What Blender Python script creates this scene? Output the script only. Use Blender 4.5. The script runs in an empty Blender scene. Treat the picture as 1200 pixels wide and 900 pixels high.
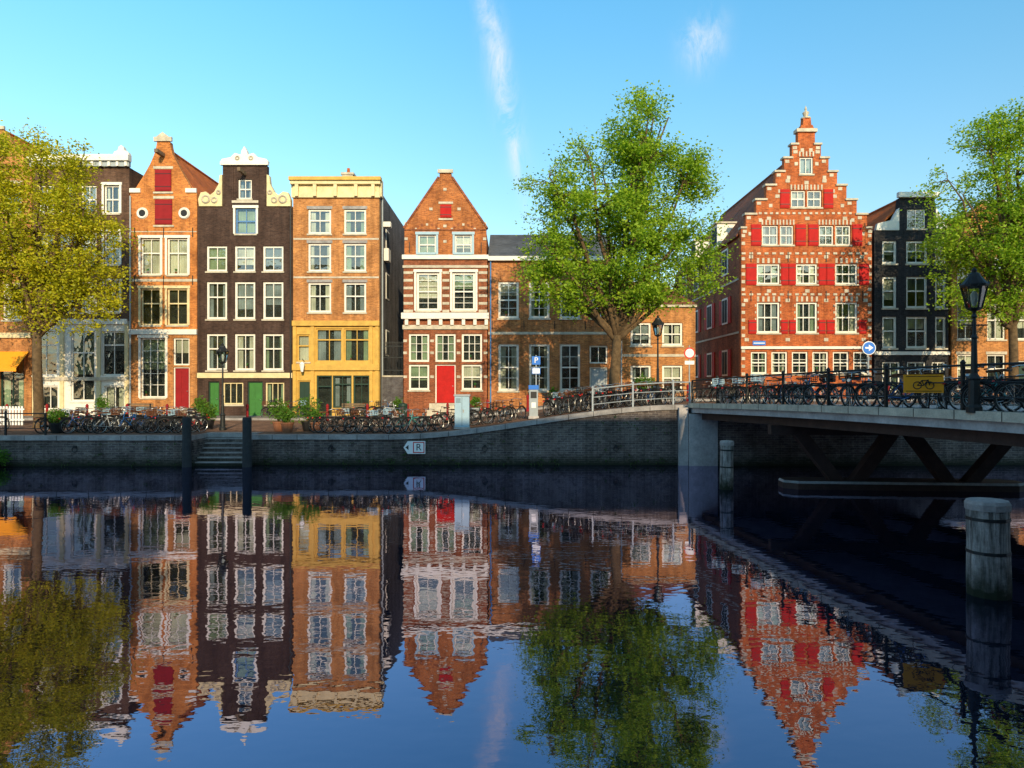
import bpy, math, random
import numpy as np
from mathutils import Vector, Matrix
from mathutils.geometry import tessellate_polygon
R = random.Random(7)
F = 800.0; HC = 3.4; HY = 455.0
scene = bpy.context.scene

# ------------------------------------------------------------------ materials
def new_mat(name):
    m = bpy.data.materials.new(name); m.use_nodes = True
    nt = m.node_tree
    for n in list(nt.nodes): nt.nodes.remove(n)
    out = nt.nodes.new('ShaderNodeOutputMaterial')
    return m, nt, out
def L(nt, a, b): nt.links.new(a, b)
def mth(nt, op, a, b=None, c=None, clamp=False):
    n = nt.nodes.new('ShaderNodeMath'); n.operation = op; n.use_clamp = clamp
    for i, v in enumerate((a, b, c)):
        if v is None: continue
        if isinstance(v, (int, float)): n.inputs[i].default_value = v
        else: L(nt, v, n.inputs[i])
    return n.outputs[0]
def noise(nt, vec, scale, detail=4, rough=0.55):
    n = nt.nodes.new('ShaderNodeTexNoise'); n.inputs['Scale'].default_value = scale
    n.inputs['Detail'].default_value = detail; n.inputs['Roughness'].default_value = rough
    if vec is not None: L(nt, vec, n.inputs['Vector'])
    return n
def ramp(nt, fac, stops):
    n = nt.nodes.new('ShaderNodeValToRGB'); cr = n.color_ramp
    while len(cr.elements) < len(stops): cr.elements.new(0.5)
    for e, (p, c) in zip(cr.elements, stops):
        e.position = p; e.color = (c[0], c[1], c[2], 1)
    L(nt, fac, n.inputs['Fac']); return n.outputs['Color']
def mixc(nt, fac, a, b, mode='MIX'):
    n = nt.nodes.new('ShaderNodeMix'); n.data_type = 'RGBA'; n.blend_type = mode
    for i, v in ((0, fac), (6, a), (7, b)):
        if isinstance(v, (int, float)): n.inputs[i].default_value = v
        elif isinstance(v, tuple): n.inputs[i].default_value = (v[0], v[1], v[2], 1)
        else: L(nt, v, n.inputs[i])
    return n.outputs[2]
def prin(nt, out, col, rough=0.8, metal=0.0, coat=0.0, spec=0.5):
    p = nt.nodes.new('ShaderNodeBsdfPrincipled')
    if isinstance(col, tuple): p.inputs['Base Color'].default_value = (*col, 1)
    else: L(nt, col, p.inputs['Base Color'])
    if isinstance(rough, (int, float)): p.inputs['Roughness'].default_value = rough
    else: L(nt, rough, p.inputs['Roughness'])
    p.inputs['Metallic'].default_value = metal
    p.inputs['Coat Weight'].default_value = coat
    p.inputs['Specular IOR Level'].default_value = spec
    L(nt, p.outputs[0], out.inputs[0]); return p
def bump(nt, p, h, strength=0.5, dist=0.01):
    b = nt.nodes.new('ShaderNodeBump'); b.inputs['Strength'].default_value = strength
    b.inputs['Distance'].default_value = dist
    L(nt, h, b.inputs['Height']); L(nt, b.outputs[0], p.inputs['Normal']); return b
def texobj(nt):
    return nt.nodes.new('ShaderNodeTexCoord').outputs['Object']
def brick_mat(name, c1, c2, mortar, bw=0.22, bh=0.065, stain=0.42, wet=False, flat=False, ms=0.008):
    m, nt, out = new_mat(name)
    o = texobj(nt)
    s = nt.nodes.new('ShaderNodeSeparateXYZ'); L(nt, o, s.inputs[0])
    cb = nt.nodes.new('ShaderNodeCombineXYZ')
    if flat:
        L(nt, s.outputs[0], cb.inputs[0]); L(nt, s.outputs[1], cb.inputs[1])
    else:
        L(nt, mth(nt, 'ADD', s.outputs[0], s.outputs[1]), cb.inputs[0]); L(nt, s.outputs[2], cb.inputs[1])
    b = nt.nodes.new('ShaderNodeTexBrick'); L(nt, cb.outputs[0], b.inputs['Vector'])
    b.inputs['Scale'].default_value = 1; b.inputs['Brick Width'].default_value = bw
    b.inputs['Row Height'].default_value = bh; b.inputs['Mortar Size'].default_value = ms
    b.inputs['Mortar Smooth'].default_value = 0.2
    b.inputs['Color1'].default_value = (*c1, 1); b.inputs['Color2'].default_value = (*c2, 1)
    b.inputs['Mortar'].default_value = (*mortar, 1)
    n1 = noise(nt, o, 0.8, 7, 0.65)
    # per-brick sized mottling: stretched noise with the brick's proportions
    mq = nt.nodes.new('ShaderNodeMapping'); mq.inputs['Scale'].default_value = (1, 1, 2.6) if not flat else (1, 1, 1); L(nt, o, mq.inputs[0])
    n2 = noise(nt, mq.outputs[0], 4.2, 5, 0.85)
    v = ramp(nt, n1.outputs[0], [(0.34, (1-stain, 1-stain*1.08, 1-stain*1.1)), (0.62, (1,)*3)])
    v2 = ramp(nt, n2.outputs[0], [(0.36, (0.46, .42, .42)), (0.5, (.84,)*3), (0.64, (1.0,)*3)])
    c = mixc(nt, 1.0, b.outputs[0], v, 'MULTIPLY'); c = mixc(nt, 1.0, c, v2, 'MULTIPLY')
    c = mixc(nt, 1.0, c, (1.36, 1.34, 1.34), 'MULTIPLY')
    mp = nt.nodes.new('ShaderNodeMapping'); mp.inputs['Scale'].default_value = (2.4, 2.4, 0.16); L(nt, o, mp.inputs[0])
    n3 = noise(nt, mp.outputs[0], 1.0, 6, 0.65)
    c = mixc(nt, 1.0, c, ramp(nt, n3.outputs[0], [(0.34, (0.62,)*3), (0.52, (1.0,)*3)]), 'MULTIPLY')
    if wet:
        wl = mth(nt, 'ADD', s.outputs[2], mth(nt, 'MULTIPLY', n2.outputs[0], 0.5))
        c = mixc(nt, ramp(nt, wl, [(0.3, (1,)*3), (0.75, (0,)*3)]), c, (0.018, 0.022, 0.012))
    p = prin(nt, out, c, 0.9, spec=.25)
    bump(nt, p, mth(nt, 'SUBTRACT', n2.outputs[0], mth(nt, 'MULTIPLY', b.outputs[1], 0.8)), 0.7, 0.018)
    return m
def plain(name, col, rough=0.6, metal=0.0, var=0.2, sc=3.0, bumpd=0.004, coat=0.0, spec=.35, wl=False):
    m, nt, out = new_mat(name); o = texobj(nt)
    n = noise(nt, o, sc, 6, 0.6); n2 = noise(nt, o, sc*9, 3, 0.6)
    c = mixc(nt, 1.0, (col[0], col[1], col[2]), ramp(nt, n.outputs[0], [(0.3, (1-var,)*3), (0.7, (1,)*3)]), 'MULTIPLY')
    c = mixc(nt, 1.0, c, ramp(nt, n2.outputs[0], [(0.3, (1-var*0.5,)*3), (0.65, (1,)*3)]), 'MULTIPLY')
    if wl:
        mp = nt.nodes.new('ShaderNodeMapping'); mp.inputs['Scale'].default_value = (9, 9, .7); L(nt, o, mp.inputs[0])
        g = noise(nt, mp.outputs[0], 1.6, 6, .7)
        c = mixc(nt, 1.0, c, ramp(nt, g.outputs[0], [(.38, (.22,)*3), (.58, (1,)*3)]), 'MULTIPLY')
        s = nt.nodes.new('ShaderNodeSeparateXYZ'); L(nt, o, s.inputs[0])
        z = mth(nt, 'ADD', s.outputs[2], mth(nt, 'MULTIPLY', n.outputs[0], .7))
        c = mixc(nt, ramp(nt, z, [(.45, (1,)*3), (.95, (0,)*3)]), c, (.012, .018, .008))
    p = prin(nt, out, c, rough, metal, coat, spec)
    bump(nt, p, n2.outputs[0], 0.4, bumpd); return m
def tile_mat(name, c1, c2):
    m, nt, out = new_mat(name); o = texobj(nt)
    s = nt.nodes.new('ShaderNodeSeparateXYZ'); L(nt, o, s.inputs[0])
    wa = mth(nt, 'ABSOLUTE', mth(nt, 'SINE', mth(nt, 'MULTIPLY', s.outputs[1], 13.0)))
    wb = mth(nt, 'FRACT', mth(nt, 'MULTIPLY', s.outputs[2], 3.4))
    n = noise(nt, o, 3.5, 5, 0.7); n2 = noise(nt, o, 0.7, 3, 0.5)
    c = ramp(nt, n.outputs[0], [(0.3, c2), (0.65, c1)])
    c = mixc(nt, 1.0, c, ramp(nt, n2.outputs[0], [(0.35, (0.6,)*3), (0.65, (1.0,)*3)]), 'MULTIPLY')
    p = prin(nt, out, c, 0.85, spec=.3)
    bump(nt, p, mth(nt, 'ADD', wa, wb), 0.9, 0.05); return m

M = {}
M['orange'] = brick_mat('orange_brick', (0.72, 0.25, 0.05), (0.50, 0.155, 0.032), (0.52, 0.30, 0.14))
M['gable'] = brick_mat('gable_brick', (0.58, 0.185, 0.045), (0.36, 0.105, 0.03), (0.42, 0.24, 0.12))
M['dark'] = brick_mat('dark_brown_brick', (0.088, 0.05, 0.038), (0.055, 0.032, 0.026), (0.10, 0.07, 0.055))
M['dark2'] = brick_mat('brown_brick', (0.15, 0.078, 0.048), (0.09, 0.048, 0.032), (0.16, 0.11, 0.08))
M['tan'] = brick_mat('tan_brick', (0.64, 0.26, 0.07), (0.44, 0.165, 0.045), (0.50, 0.33, 0.17))
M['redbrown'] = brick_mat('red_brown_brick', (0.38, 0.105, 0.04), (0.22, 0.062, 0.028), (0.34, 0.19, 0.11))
M['wing'] = brick_mat('wing_brick', (0.60, 0.225, 0.06), (0.36, 0.125, 0.04), (0.44, 0.28, 0.15))
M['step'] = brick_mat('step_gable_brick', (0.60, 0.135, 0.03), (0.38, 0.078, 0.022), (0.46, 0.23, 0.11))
M['black'] = brick_mat('black_brick', (0.035, 0.035, 0.04), (0.024, 0.025, 0.03), (0.06, 0.06, 0.06))
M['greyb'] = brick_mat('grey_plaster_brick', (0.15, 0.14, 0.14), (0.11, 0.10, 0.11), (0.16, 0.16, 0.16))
M['quay'] = brick_mat('quay_wall_brick', (0.17, 0.14, 0.125), (0.09, 0.075, 0.075), (0.22, 0.2, 0.18), 0.3, 0.1, 0.5, wet=True, ms=0.012)
M['paver'] = brick_mat('street_pavers', (0.28, 0.15, 0.09), (0.18, 0.10, 0.07), (0.12, 0.10, 0.09), 0.2, 0.1, 0.3, flat=True)
M['walk'] = brick_mat('sidewalk_slabs', (0.30, 0.27, 0.24), (0.24, 0.22, 0.2), (0.14, 0.13, 0.12), 0.3, 0.3, 0.3, flat=True)
M['stone'] = plain('pale_stone', (0.68, 0.60, 0.47), 0.8, var=0.4)
M['granite'] = plain('granite_coping', (0.44, 0.41, 0.40), 0.75, var=0.5, sc=2)
M['concrete'] = plain('concrete', (0.56, 0.52, 0.51), 0.85, var=0.45, sc=1.2)
M['white'] = plain('white_paint', (0.84, 0.80, 0.72), 0.65, var=0.15)
M['cream'] = plain('cream_paint', (0.82, 0.67, 0.38), 0.65, var=0.25)
M['yellow'] = plain('ochre_paint', (0.72, 0.43, 0.085), 0.65, var=0.3)
M['red'] = plain('red_paint', (0.52, 0.014, 0.012), 0.7, var=0.25, spec=.2)
M['dkred'] = plain('dark_red_paint', (0.30, 0.014, 0.018), 0.7, var=0.2, spec=.2)
M['green'] = plain('green_paint', (0.045, 0.19, 0.035), 0.6, var=0.2)
M['dkgreen'] = plain('dark_green_paint', (0.014, 0.045, 0.03), 0.5, var=0.2)
M['blackp'] = plain('black_paint', (0.018, 0.018, 0.02), 0.5, var=0.3)
M['iron'] = plain('dark_iron', (0.03, 0.033, 0.034), 0.5, 0.3, var=0.4)
M['girder'] = plain('rusty_girder', (0.075, 0.04, 0.032), 0.7, 0.1, var=0.5)
M['greyp'] = plain('grey_paint', (0.36, 0.4, 0.43), 0.5, var=0.15)
M['bluegrey'] = plain('blue_grey_paint', (0.36, 0.52, 0.62), 0.5, var=0.15)
M['bluef'] = plain('blue_frame_paint', (0.10, 0.24, 0.50), 0.5, var=0.15)
M['wood'] = plain('weathered_wood', (0.46, 0.43, 0.40), 0.9, var=0.45, sc=5, bumpd=0.02, wl=True)
M['plank'] = plain('bench_wood', (0.22, 0.15, 0.09), 0.8, var=0.35, sc=5)
M['wooddark'] = plain('tarred_wood', (0.045, 0.047, 0.05), 0.8, var=0.4, sc=5)
M['rtile'] = tile_mat('red_roof_tiles', (0.74, 0.19, 0.035), (0.46, 0.11, 0.026))
M['btile'] = tile_mat('brown_roof_tiles', (0.32, 0.10, 0.045), (0.17, 0.06, 0.035))
M['slate'] = tile_mat('slate_roof_tiles', (0.12, 0.13, 0.15), (0.065, 0.07, 0.085))
M['rubber'] = plain('tyre_rubber', (0.02, 0.02, 0.02), 0.7, var=0.2)
M['chrome'] = plain('worn_chrome', (0.5, 0.5, 0.5), 0.35, 0.9, var=0.2)
M['bk_blue'] = plain('bicycle_blue', (0.02, 0.10, 0.30), 0.3, var=0.1)
M['bk_red'] = plain('bicycle_red', (0.40, 0.02, 0.02), 0.3, var=0.1)
M['bk_teal'] = plain('bicycle_teal', (0.05, 0.28, 0.27), 0.3, var=0.1)
M['bk_white'] = plain('bicycle_white', (0.6, 0.6, 0.58), 0.3, var=0.1)
M['leather'] = plain('brown_leather', (0.16, 0.06, 0.025), 0.5, var=0.2)
M['orangep'] = plain('orange_sign_paint', (0.95, 0.36, 0.015), 0.5, var=0.08)
M['signblue'] = plain('sign_blue', (0.015, 0.16, 0.6), 0.5, var=0.05)
M['signred'] = plain('sign_red', (0.6, 0.02, 0.02), 0.5, var=0.05)
M['signwhite'] = plain('sign_white', (0.85, 0.85, 0.83), 0.5, var=0.05)
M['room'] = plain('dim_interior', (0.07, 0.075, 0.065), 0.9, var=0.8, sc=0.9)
M['terracotta'] = plain('planter_terracotta', (0.3, 0.12, 0.06), 0.8)
M['moss'] = plain('moss', (0.05, 0.09, 0.02), 0.95, var=.4)

def curtain_mat(name, col):
    m, nt, out = new_mat(name); o = texobj(nt)
    w = nt.nodes.new('ShaderNodeTexWave'); w.inputs['Scale'].default_value = 3.2; w.inputs['Distortion'].default_value = 1.5
    L(nt, o, w.inputs[0]); n = noise(nt, o, 0.8, 2)
    c = mixc(nt, 1.0, col, ramp(nt, w.outputs[1], [(0, (0.72,)*3), (1, (1,)*3)]), 'MULTIPLY')
    c = mixc(nt, 1.0, c, ramp(nt, n.outputs[0], [(0.35, (0.6,)*3), (0.6, (1,)*3)]), 'MULTIPLY')
    prin(nt, out, c, 0.9); return m
M['curtain'] = curtain_mat('curtain_cloth', (0.78, 0.73, 0.62))
M['curtain2'] = curtain_mat('blind_cloth', (0.36, 0.44, 0.30))
M['curtain3'] = curtain_mat('grey_blind_cloth', (0.34, 0.38, 0.42))

def glass_mat():
    m, nt, out = new_mat('window_glass'); o = texobj(nt)
    t = nt.nodes.new('ShaderNodeBsdfTransparent'); t.inputs[0].default_value = (0.86, 0.94, 0.9, 1)
    g = nt.nodes.new('ShaderNodeBsdfGlossy'); g.inputs['Roughness'].default_value = 0.02
    fr = nt.nodes.new('ShaderNodeFresnel'); fr.inputs[0].default_value = 1.6
    n = noise(nt, o, 1.3, 2); b = nt.nodes.new('ShaderNodeBump'); b.inputs['Distance'].default_value = 0.03
    b.inputs['Strength'].default_value = 0.8
    L(nt, n.outputs[0], b.inputs['Height']); L(nt, b.outputs[0], g.inputs['Normal'])
    mx = nt.nodes.new('ShaderNodeMixShader')
    L(nt, mth(nt, 'ADD', mth(nt, 'MULTIPLY', fr.outputs[0], 1.4), 0.08, clamp=True), mx.inputs[0])
    L(nt, t.outputs[0], mx.inputs[1]); L(nt, g.outputs[0], mx.inputs[2]); L(nt, mx.outputs[0], out.inputs[0])
    return m
M['glass'] = glass_mat()

def leaf_mat(name, a, b, tr):
    m, nt, out = new_mat(name)
    ge = nt.nodes.new('ShaderNodeNewGeometry'); o = texobj(nt)
    n = noise(nt, o, 0.6, 3)
    f = mth(nt, 'ADD', mth(nt, 'MULTIPLY', ge.outputs['Random Per Island'], 0.5), mth(nt, 'MULTIPLY', n.outputs[0], 0.55), clamp=True)
    c = ramp(nt, f, [(0.2, a), (0.8, b)])
    p = nt.nodes.new('ShaderNodeBsdfPrincipled'); L(nt, c, p.inputs['Base Color']); p.inputs['Roughness'].default_value = 0.55
    p.inputs['Specular IOR Level'].default_value = 0.3
    t = nt.nodes.new('ShaderNodeBsdfTranslucent')
    L(nt, mixc(nt, 1.0, c, tr, 'MULTIPLY'), t.inputs[0])
    mx = nt.nodes.new('ShaderNodeMixShader'); mx.inputs[0].default_value = 0.4
    L(nt, p.outputs[0], mx.inputs[1]); L(nt, t.outputs[0], mx.inputs[2]); L(nt, mx.outputs[0], out.inputs[0]); return m
M['leaf'] = leaf_mat('elm_leaves', (0.10, 0.22, 0.014), (0.38, 0.50, 0.03), (1.5, 1.6, 0.7))
M['leafy'] = leaf_mat('spring_leaves', (0.26, 0.30, 0.01), (0.62, 0.54, 0.022), (1.4, 1.4, 0.5))
M['shrub'] = leaf_mat('shrub_leaves', (0.04, 0.12, 0.012), (0.16, 0.30, 0.03), (1.2, 1.4, 0.6))
M['bark'] = plain('tree_bark', (0.19, 0.12, 0.06), 0.95, var=0.6, sc=6, bumpd=0.03)

def water_mat():
    m, nt, out = new_mat('canal_water'); o = texobj(nt)
    mp = nt.nodes.new('ShaderNodeMapping'); mp.inputs['Scale'].default_value = (0.8, 1.25, 1); L(nt, o, mp.inputs[0])
    n1 = noise(nt, mp.outputs[0], 1.5, 2, 0.5); n2 = noise(nt, mp.outputs[0], 6, 2, 0.5); n3 = noise(nt, o, 0.12, 2)
    h = mth(nt, 'ADD', mth(nt, 'MULTIPLY', n1.outputs[0], 0.0034), mth(nt, 'MULTIPLY', n2.outputs[0], 0.0008))
    h = mth(nt, 'MULTIPLY', h, mth(nt, 'ADD', mth(nt, 'MULTIPLY', n3.outputs[0], 1.4), 0.15))
    b = nt.nodes.new('ShaderNodeBump'); b.inputs['Strength'].default_value = 1.0; b.inputs['Distance'].default_value = 1.0
    L(nt, h, b.inputs['Height'])
    g = nt.nodes.new('ShaderNodeBsdfGlossy'); g.inputs['Roughness'].default_value = 0.0
    g.inputs[0].default_value = (0.72, 0.68, 0.95, 1); L(nt, b.outputs[0], g.inputs['Normal'])
    d = nt.nodes.new('ShaderNodeBsdfDiffuse'); d.inputs[0].default_value = (0.001, 0.006, 0.014, 1)
    fr = nt.nodes.new('ShaderNodeFresnel'); fr.inputs[0].default_value = 1.33
    f = mth(nt, 'ADD', mth(nt, 'MULTIPLY', mth(nt, 'POWER', fr.outputs[0], 0.75), 1.05), 0.15, clamp=True)
    mx = nt.nodes.new('ShaderNodeMixShader'); L(nt, f, mx.inputs[0]); L(nt, d.outputs[0], mx.inputs[1]); L(nt, g.outputs[0], mx.inputs[2])
    L(nt, mx.outputs[0], out.inputs[0]); return m
M['water'] = water_mat()

# ------------------------------------------------------------------ mesh builder
class MB:
    def __init__(s): s.v = []; s.f = []; s.m = []; s.slots = []
    def mi(s, mat):
        if mat not in s.slots: s.slots.append(mat)
        return s.slots.index(mat)
    def add(s, vs, fs, mat):
        o = len(s.v); s.v.extend([tuple(v) for v in vs]); k = s.mi(mat)
        for f in fs: s.f.append(tuple(i+o for i in f)); s.m.append(k)
    def box(s, x0, x1, y0, y1, z0, z1, mat, T=None):
        vs = [(x0,y0,z0),(x1,y0,z0),(x1,y1,z0),(x0,y1,z0),(x0,y0,z1),(x1,y0,z1),(x1,y1,z1),(x0,y1,z1)]
        if T is not None: vs = [tuple(T @ Vector(v)) for v in vs]
        s.add(vs, [(0,3,2,1),(4,5,6,7),(0,1,5,4),(1,2,6,5),(2,3,7,6),(3,0,4,7)], mat)
    def prism(s, pts, y0, y1, mat):
        n = len(pts); vs = [(p[0], y0, p[1]) for p in pts]+[(p[0], y1, p[1]) for p in pts]
        tr = tessellate_polygon([[Vector((p[0], p[1], 0)) for p in pts]])
        fs = [tuple(t) for t in tr]+[tuple(i+n for i in t) for t in tr]
        fs += [(i, (i+1) % n, (i+1) % n+n, i+n) for i in range(n)]
        s.add(vs, fs, mat)
    def tube(s, pts, rad, mat, n=6, cap=True):
        pts = [Vector(p) for p in pts]
        if isinstance(rad, (int, float)): rad = [rad]*len(pts)
        vs = []
        for i, p in enumerate(pts):
            d = (pts[min(i+1, len(pts)-1)]-pts[max(i-1, 0)]).normalized()
            u = d.cross(Vector((0, 0, 1)))
            if u.length < 0.05: u = d.cross(Vector((1, 0, 0)))
            u.normalize(); w = d.cross(u)
            for k in range(n):
                a = 2*math.pi*k/n
                vs.append(p+(u*math.cos(a)+w*math.sin(a))*rad[i])
        fs = []
        for i in range(len(pts)-1):
            for k in range(n):
                k2 = (k+1) % n; fs.append((i*n+k, i*n+k2, (i+1)*n+k2, (i+1)*n+k))
        if cap: fs += [tuple(range(n))[::-1], tuple((len(pts)-1)*n+k for k in range(n))]
        s.add(vs, fs, mat)
    def lathe(s, c, prof, mat, n=12):
        vs = []; fs = []
        for r, z in prof:
            for k in range(n):
                a = 2*math.pi*(k+0.5)/n; vs.append((c[0]+r*math.cos(a), c[1]+r*math.sin(a), c[2]+z))
        for i in range(len(prof)-1):
            for k in range(n):
                k2 = (k+1) % n; fs.append((i*n+k, i*n+k2, (i+1)*n+k2, (i+1)*n+k))
        fs += [tuple(range(n))[::-1], tuple((len(prof)-1)*n+k for k in range(n))]
        s.add(vs, fs, mat)
    def torus(s, c, Rr, r, mat, n=22, k=5, a0=0, a1=2*math.pi):
        full = abs(a1-a0-2*math.pi) < 1e-6; N = n if full else n+1
        vs = []; fs = []
        for i in range(N):
            a = a0+(a1-a0)*i/n
            for j in range(k):
                b = 2*math.pi*j/k; q = Rr+r*math.cos(b)
                vs.append((c[0]+q*math.cos(a), c[1]+r*math.sin(b), c[2]+q*math.sin(a)))
        for i in range(n):
            i2 = (i+1) % N if full else i+1
            for j in range(k):
                j2 = (j+1) % k; fs.append((i*k+j, i*k+j2, i2*k+j2, i2*k+j))
        s.add(vs, fs, mat)
    def mesh(s, name, smooth=False, off=(0, 0, 0)):
        me = bpy.data.meshes.new(name)
        me.from_pydata([(a-off[0], b-off[1], c-off[2]) for a, b, c in s.v], [], s.f)
        for mm in s.slots: me.materials.append(M[mm])
        me.polygons.foreach_set('material_index', s.m)
        if smooth: me.polygons.foreach_set('use_smooth', [True]*len(s.f))
        me.update(); return me
def put(name, me, loc=(0, 0, 0), rot=(0, 0, 0), parent=None, scale=None):
    ob = bpy.data.objects.new(name, me); scene.collection.objects.link(ob)
    ob.location = loc; ob.rotation_euler = rot
    if scale: ob.scale = scale
    if parent: ob.parent = parent
    return ob
def single(mb, name, loc=(0, 0, 0), rot=(0, 0, 0), smooth=False):
    me = mb.mesh(name, smooth); return put(name, me, loc, rot)
def empty(name, loc, rot=(0, 0, 0)):
    return put(name, None, loc, rot)

# ------------------------------------------------------------------ terrain height
def sst(a, b, x):
    t = min(1, max(0, (x-a)/(b-a))); return t*t*(3-2*t)
def gz(X, Y):
    r = sst(-5.5, 7.6, X)*(1-sst(30, 52, X)); t = min(1, max(0, (Y-30.3)/11.7))
    return 1.32+1.33*r+0.28*t*(1-r)

# ------------------------------------------------------------------ houses
class House:
    def __init__(s, name, xc, Yf, loc=None, rot=0.0):
        s.name = name; s.xc = xc; s.Yf = Yf; s.k = Yf/F; s.parts = {}; s.holes = []
        s.loc = loc or (xc, Yf, 0); s.rot = rot
    def X(s, px): return (px-600)*s.k-s.xc
    def Z(s, py): return HC+(HY-py)*s.k
    def p(s, part):
        if part not in s.parts: s.parts[part] = MB()
        return s.parts[part]
    def wall(s, pts, mat, th=0.36, part='front_wall'):
        xs = [q[0] for q in pts]; zs = [q[1] for q in pts]; mb = s.p(part)
        hs = [h for h in s.holes if min(xs) < (h[0]+h[1])/2 < max(xs) and min(zs) < (h[2]+h[3])/2 < max(zs)]
        loops = [[Vector((a, b, 0)) for a, b in pts]]
        for h in hs: loops.append([Vector((h[0], h[2], 0)), Vector((h[0], h[3], 0)), Vector((h[1], h[3], 0)), Vector((h[1], h[2], 0))])
        flat = [v for l in loops for v in l]
        tr = tessellate_polygon(loops)
        mb.add([(v.x, 0, v.y) for v in flat], [tuple(t) for t in tr], mat)
        n = len(pts)
        mb.add([(a, 0, b) for a, b in pts]+[(a, th, b) for a, b in pts], [(i, (i+1) % n, (i+1) % n+n, i+n) for i in range(n)], mat)
        tr2 = tessellate_polygon([loops[0]])
        mb.add([(a, th, b) for a, b in pts], [tuple(t)[::-1] for t in tr2], mat)
        for h in hs:
            x0, x1, z0, z1 = h; c = [(x0, z0), (x0, z1), (x1, z1), (x1, z0)]
            mb.add([(a, 0, b) for a, b in c]+[(a, th-0.02, b) for a, b in c], [(i, (i+1) % 4, (i+1) % 4+4, i+4) for i in range(4)], mat)
    def wallpx(s, pts, mat, **k): s.wall([(s.X(a), s.Z(b)) for a, b in pts], mat, **k)
    def bx(s, part, mat, x0, x1, z0, z1, proj=0.05, back=0.03):
        s.p(part).box(x0, x1, -proj, back, z0, z1, mat)
    def band(s, a, b, top, bot, mat='stone', proj=0.06, part='stone_bands'):
        s.bx(part, mat, s.X(a), s.X(b), s.Z(bot), s.Z(top), proj)
    def win(s, x0, x1, z0, z1, cols=2, rows=(0.62,), frame='white', cur=None, sill='stone', lintel=None, fw=0.09, rec=0.09, mun=0.035, hgrid=0, surround=None):
        s.holes.append((x0, x1, z0, z1)); fr = s.p('window_frames'); e = 0.003
        y0 = rec; y1 = rec+0.08
        fr.box(x0+e, x0+fw, y0, y1, z0+e, z1-e, frame); fr.box(x1-fw, x1-e, y0, y1, z0+e, z1-e, frame)
        fr.box(x0+fw, x1-fw, y0+.002, y1, z0+e, z0+fw, frame); fr.box(x0+fw, x1-fw, y0+.002, y1, z1-fw, z1-e, frame)
        ix0 = x0+fw; ix1 = x1-fw; iz0 = z0+fw; iz1 = z1-fw
        for r in rows:
            z = iz0+(iz1-iz0)*r; fr.box(ix0, ix1, y0+0.004, y1-.01, z-0.04, z+0.04, frame)
        for c in range(1, cols):
            x = ix0+(ix1-ix0)*c/cols; fr.box(x-mun*.6, x+mun*.6, y0+0.012, y1-.014, iz0, iz1, frame)
        for c in range(1, hgrid):
            z = iz0+(iz1-iz0)*c/hgrid; fr.box(ix0, ix1, y0+0.02, y1-.018, z-mun/2.4, z+mun/2.4, frame)
        g = s.p('window_glass'); yg = y0+0.045
        g.add([(ix0, yg, iz0), (ix1, yg, iz0), (ix1, yg, iz1), (ix0, yg, iz1)], [(0, 1, 2, 3)], 'glass')
        rm = s.p('room_backing'); yr = 0.33
        rm.add([(x0+e, yr, z0+e), (x1-e, yr, z0+e), (x1-e, yr, z1-e), (x0+e, yr, z1-e)], [(0, 1, 2, 3)], 'room')
        if cur is None: cur = R.random()
        cb = s.p('curtains'); yc = 0.25; w = ix1-ix0; hh = iz1-iz0
        cm = R.choices(['curtain', 'curtain2', 'curtain3'], [4.5, 3, 2.5])[0]
        def cq(a0, a1, b0, b1, mm=cm):
            cb.add([(a0, yc, b0), (a1, yc, b0), (a1, yc, b1), (a0, yc, b1)], [(0, 1, 2, 3)], mm)
        cur += R.uniform(-.15, .14)
        if cur > 0.68: cq(ix0, ix1, iz0+(hh*R.uniform(.08, .4) if R.random() < .5 else 0), iz1)
        elif cur > 0.45: cq(ix0, ix1, iz1-hh*R.uniform(.35, .75), iz1)
        elif cur > 0.18:
            d = R.uniform(.16, .36); cq(ix0, ix0+w*d, iz0, iz1); cq(ix1-w*d, ix1, iz0, iz1)
        if R.random() < .25:
            x = R.uniform(ix0+.15, ix1-.15); cb.lathe((x, .2, iz0), [(.05, 0), (.07, .12), (.03, .15)], 'terracotta', 6)
            for k in range(6): a = R.uniform(0, 6.28); cb.add([(x, .2, iz0+.14), (x+.1*math.cos(a), .2+.03*math.sin(a), iz0+.25+R.uniform(0, .12)), (x+.03, .2, iz0+.3)], [(0, 1, 2)], 'green')
        if sill: s.bx('sills', sill, x0-0.06, x1+0.06, z0-0.1, z0-0.002, 0.07)
        if lintel: s.bx('lintels', lintel, x0-0.08, x1+0.08, z1+0.002, z1+0.18, 0.025)
        if surround:
            s.bx('surrounds', surround, x0-.13, x0-.003, z0-.0, z1+.0, .045); s.bx('surrounds', surround, x1+.003, x1+.13, z0, z1, .045)
            s.bx('surrounds', surround, x0-.17, x1+.17, z1+.002, z1+.17, .07)
    def w(s, a, b, t, bt, **k): s.win(s.X(a), s.X(b), s.Z(bt), s.Z(t), **k)
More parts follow.
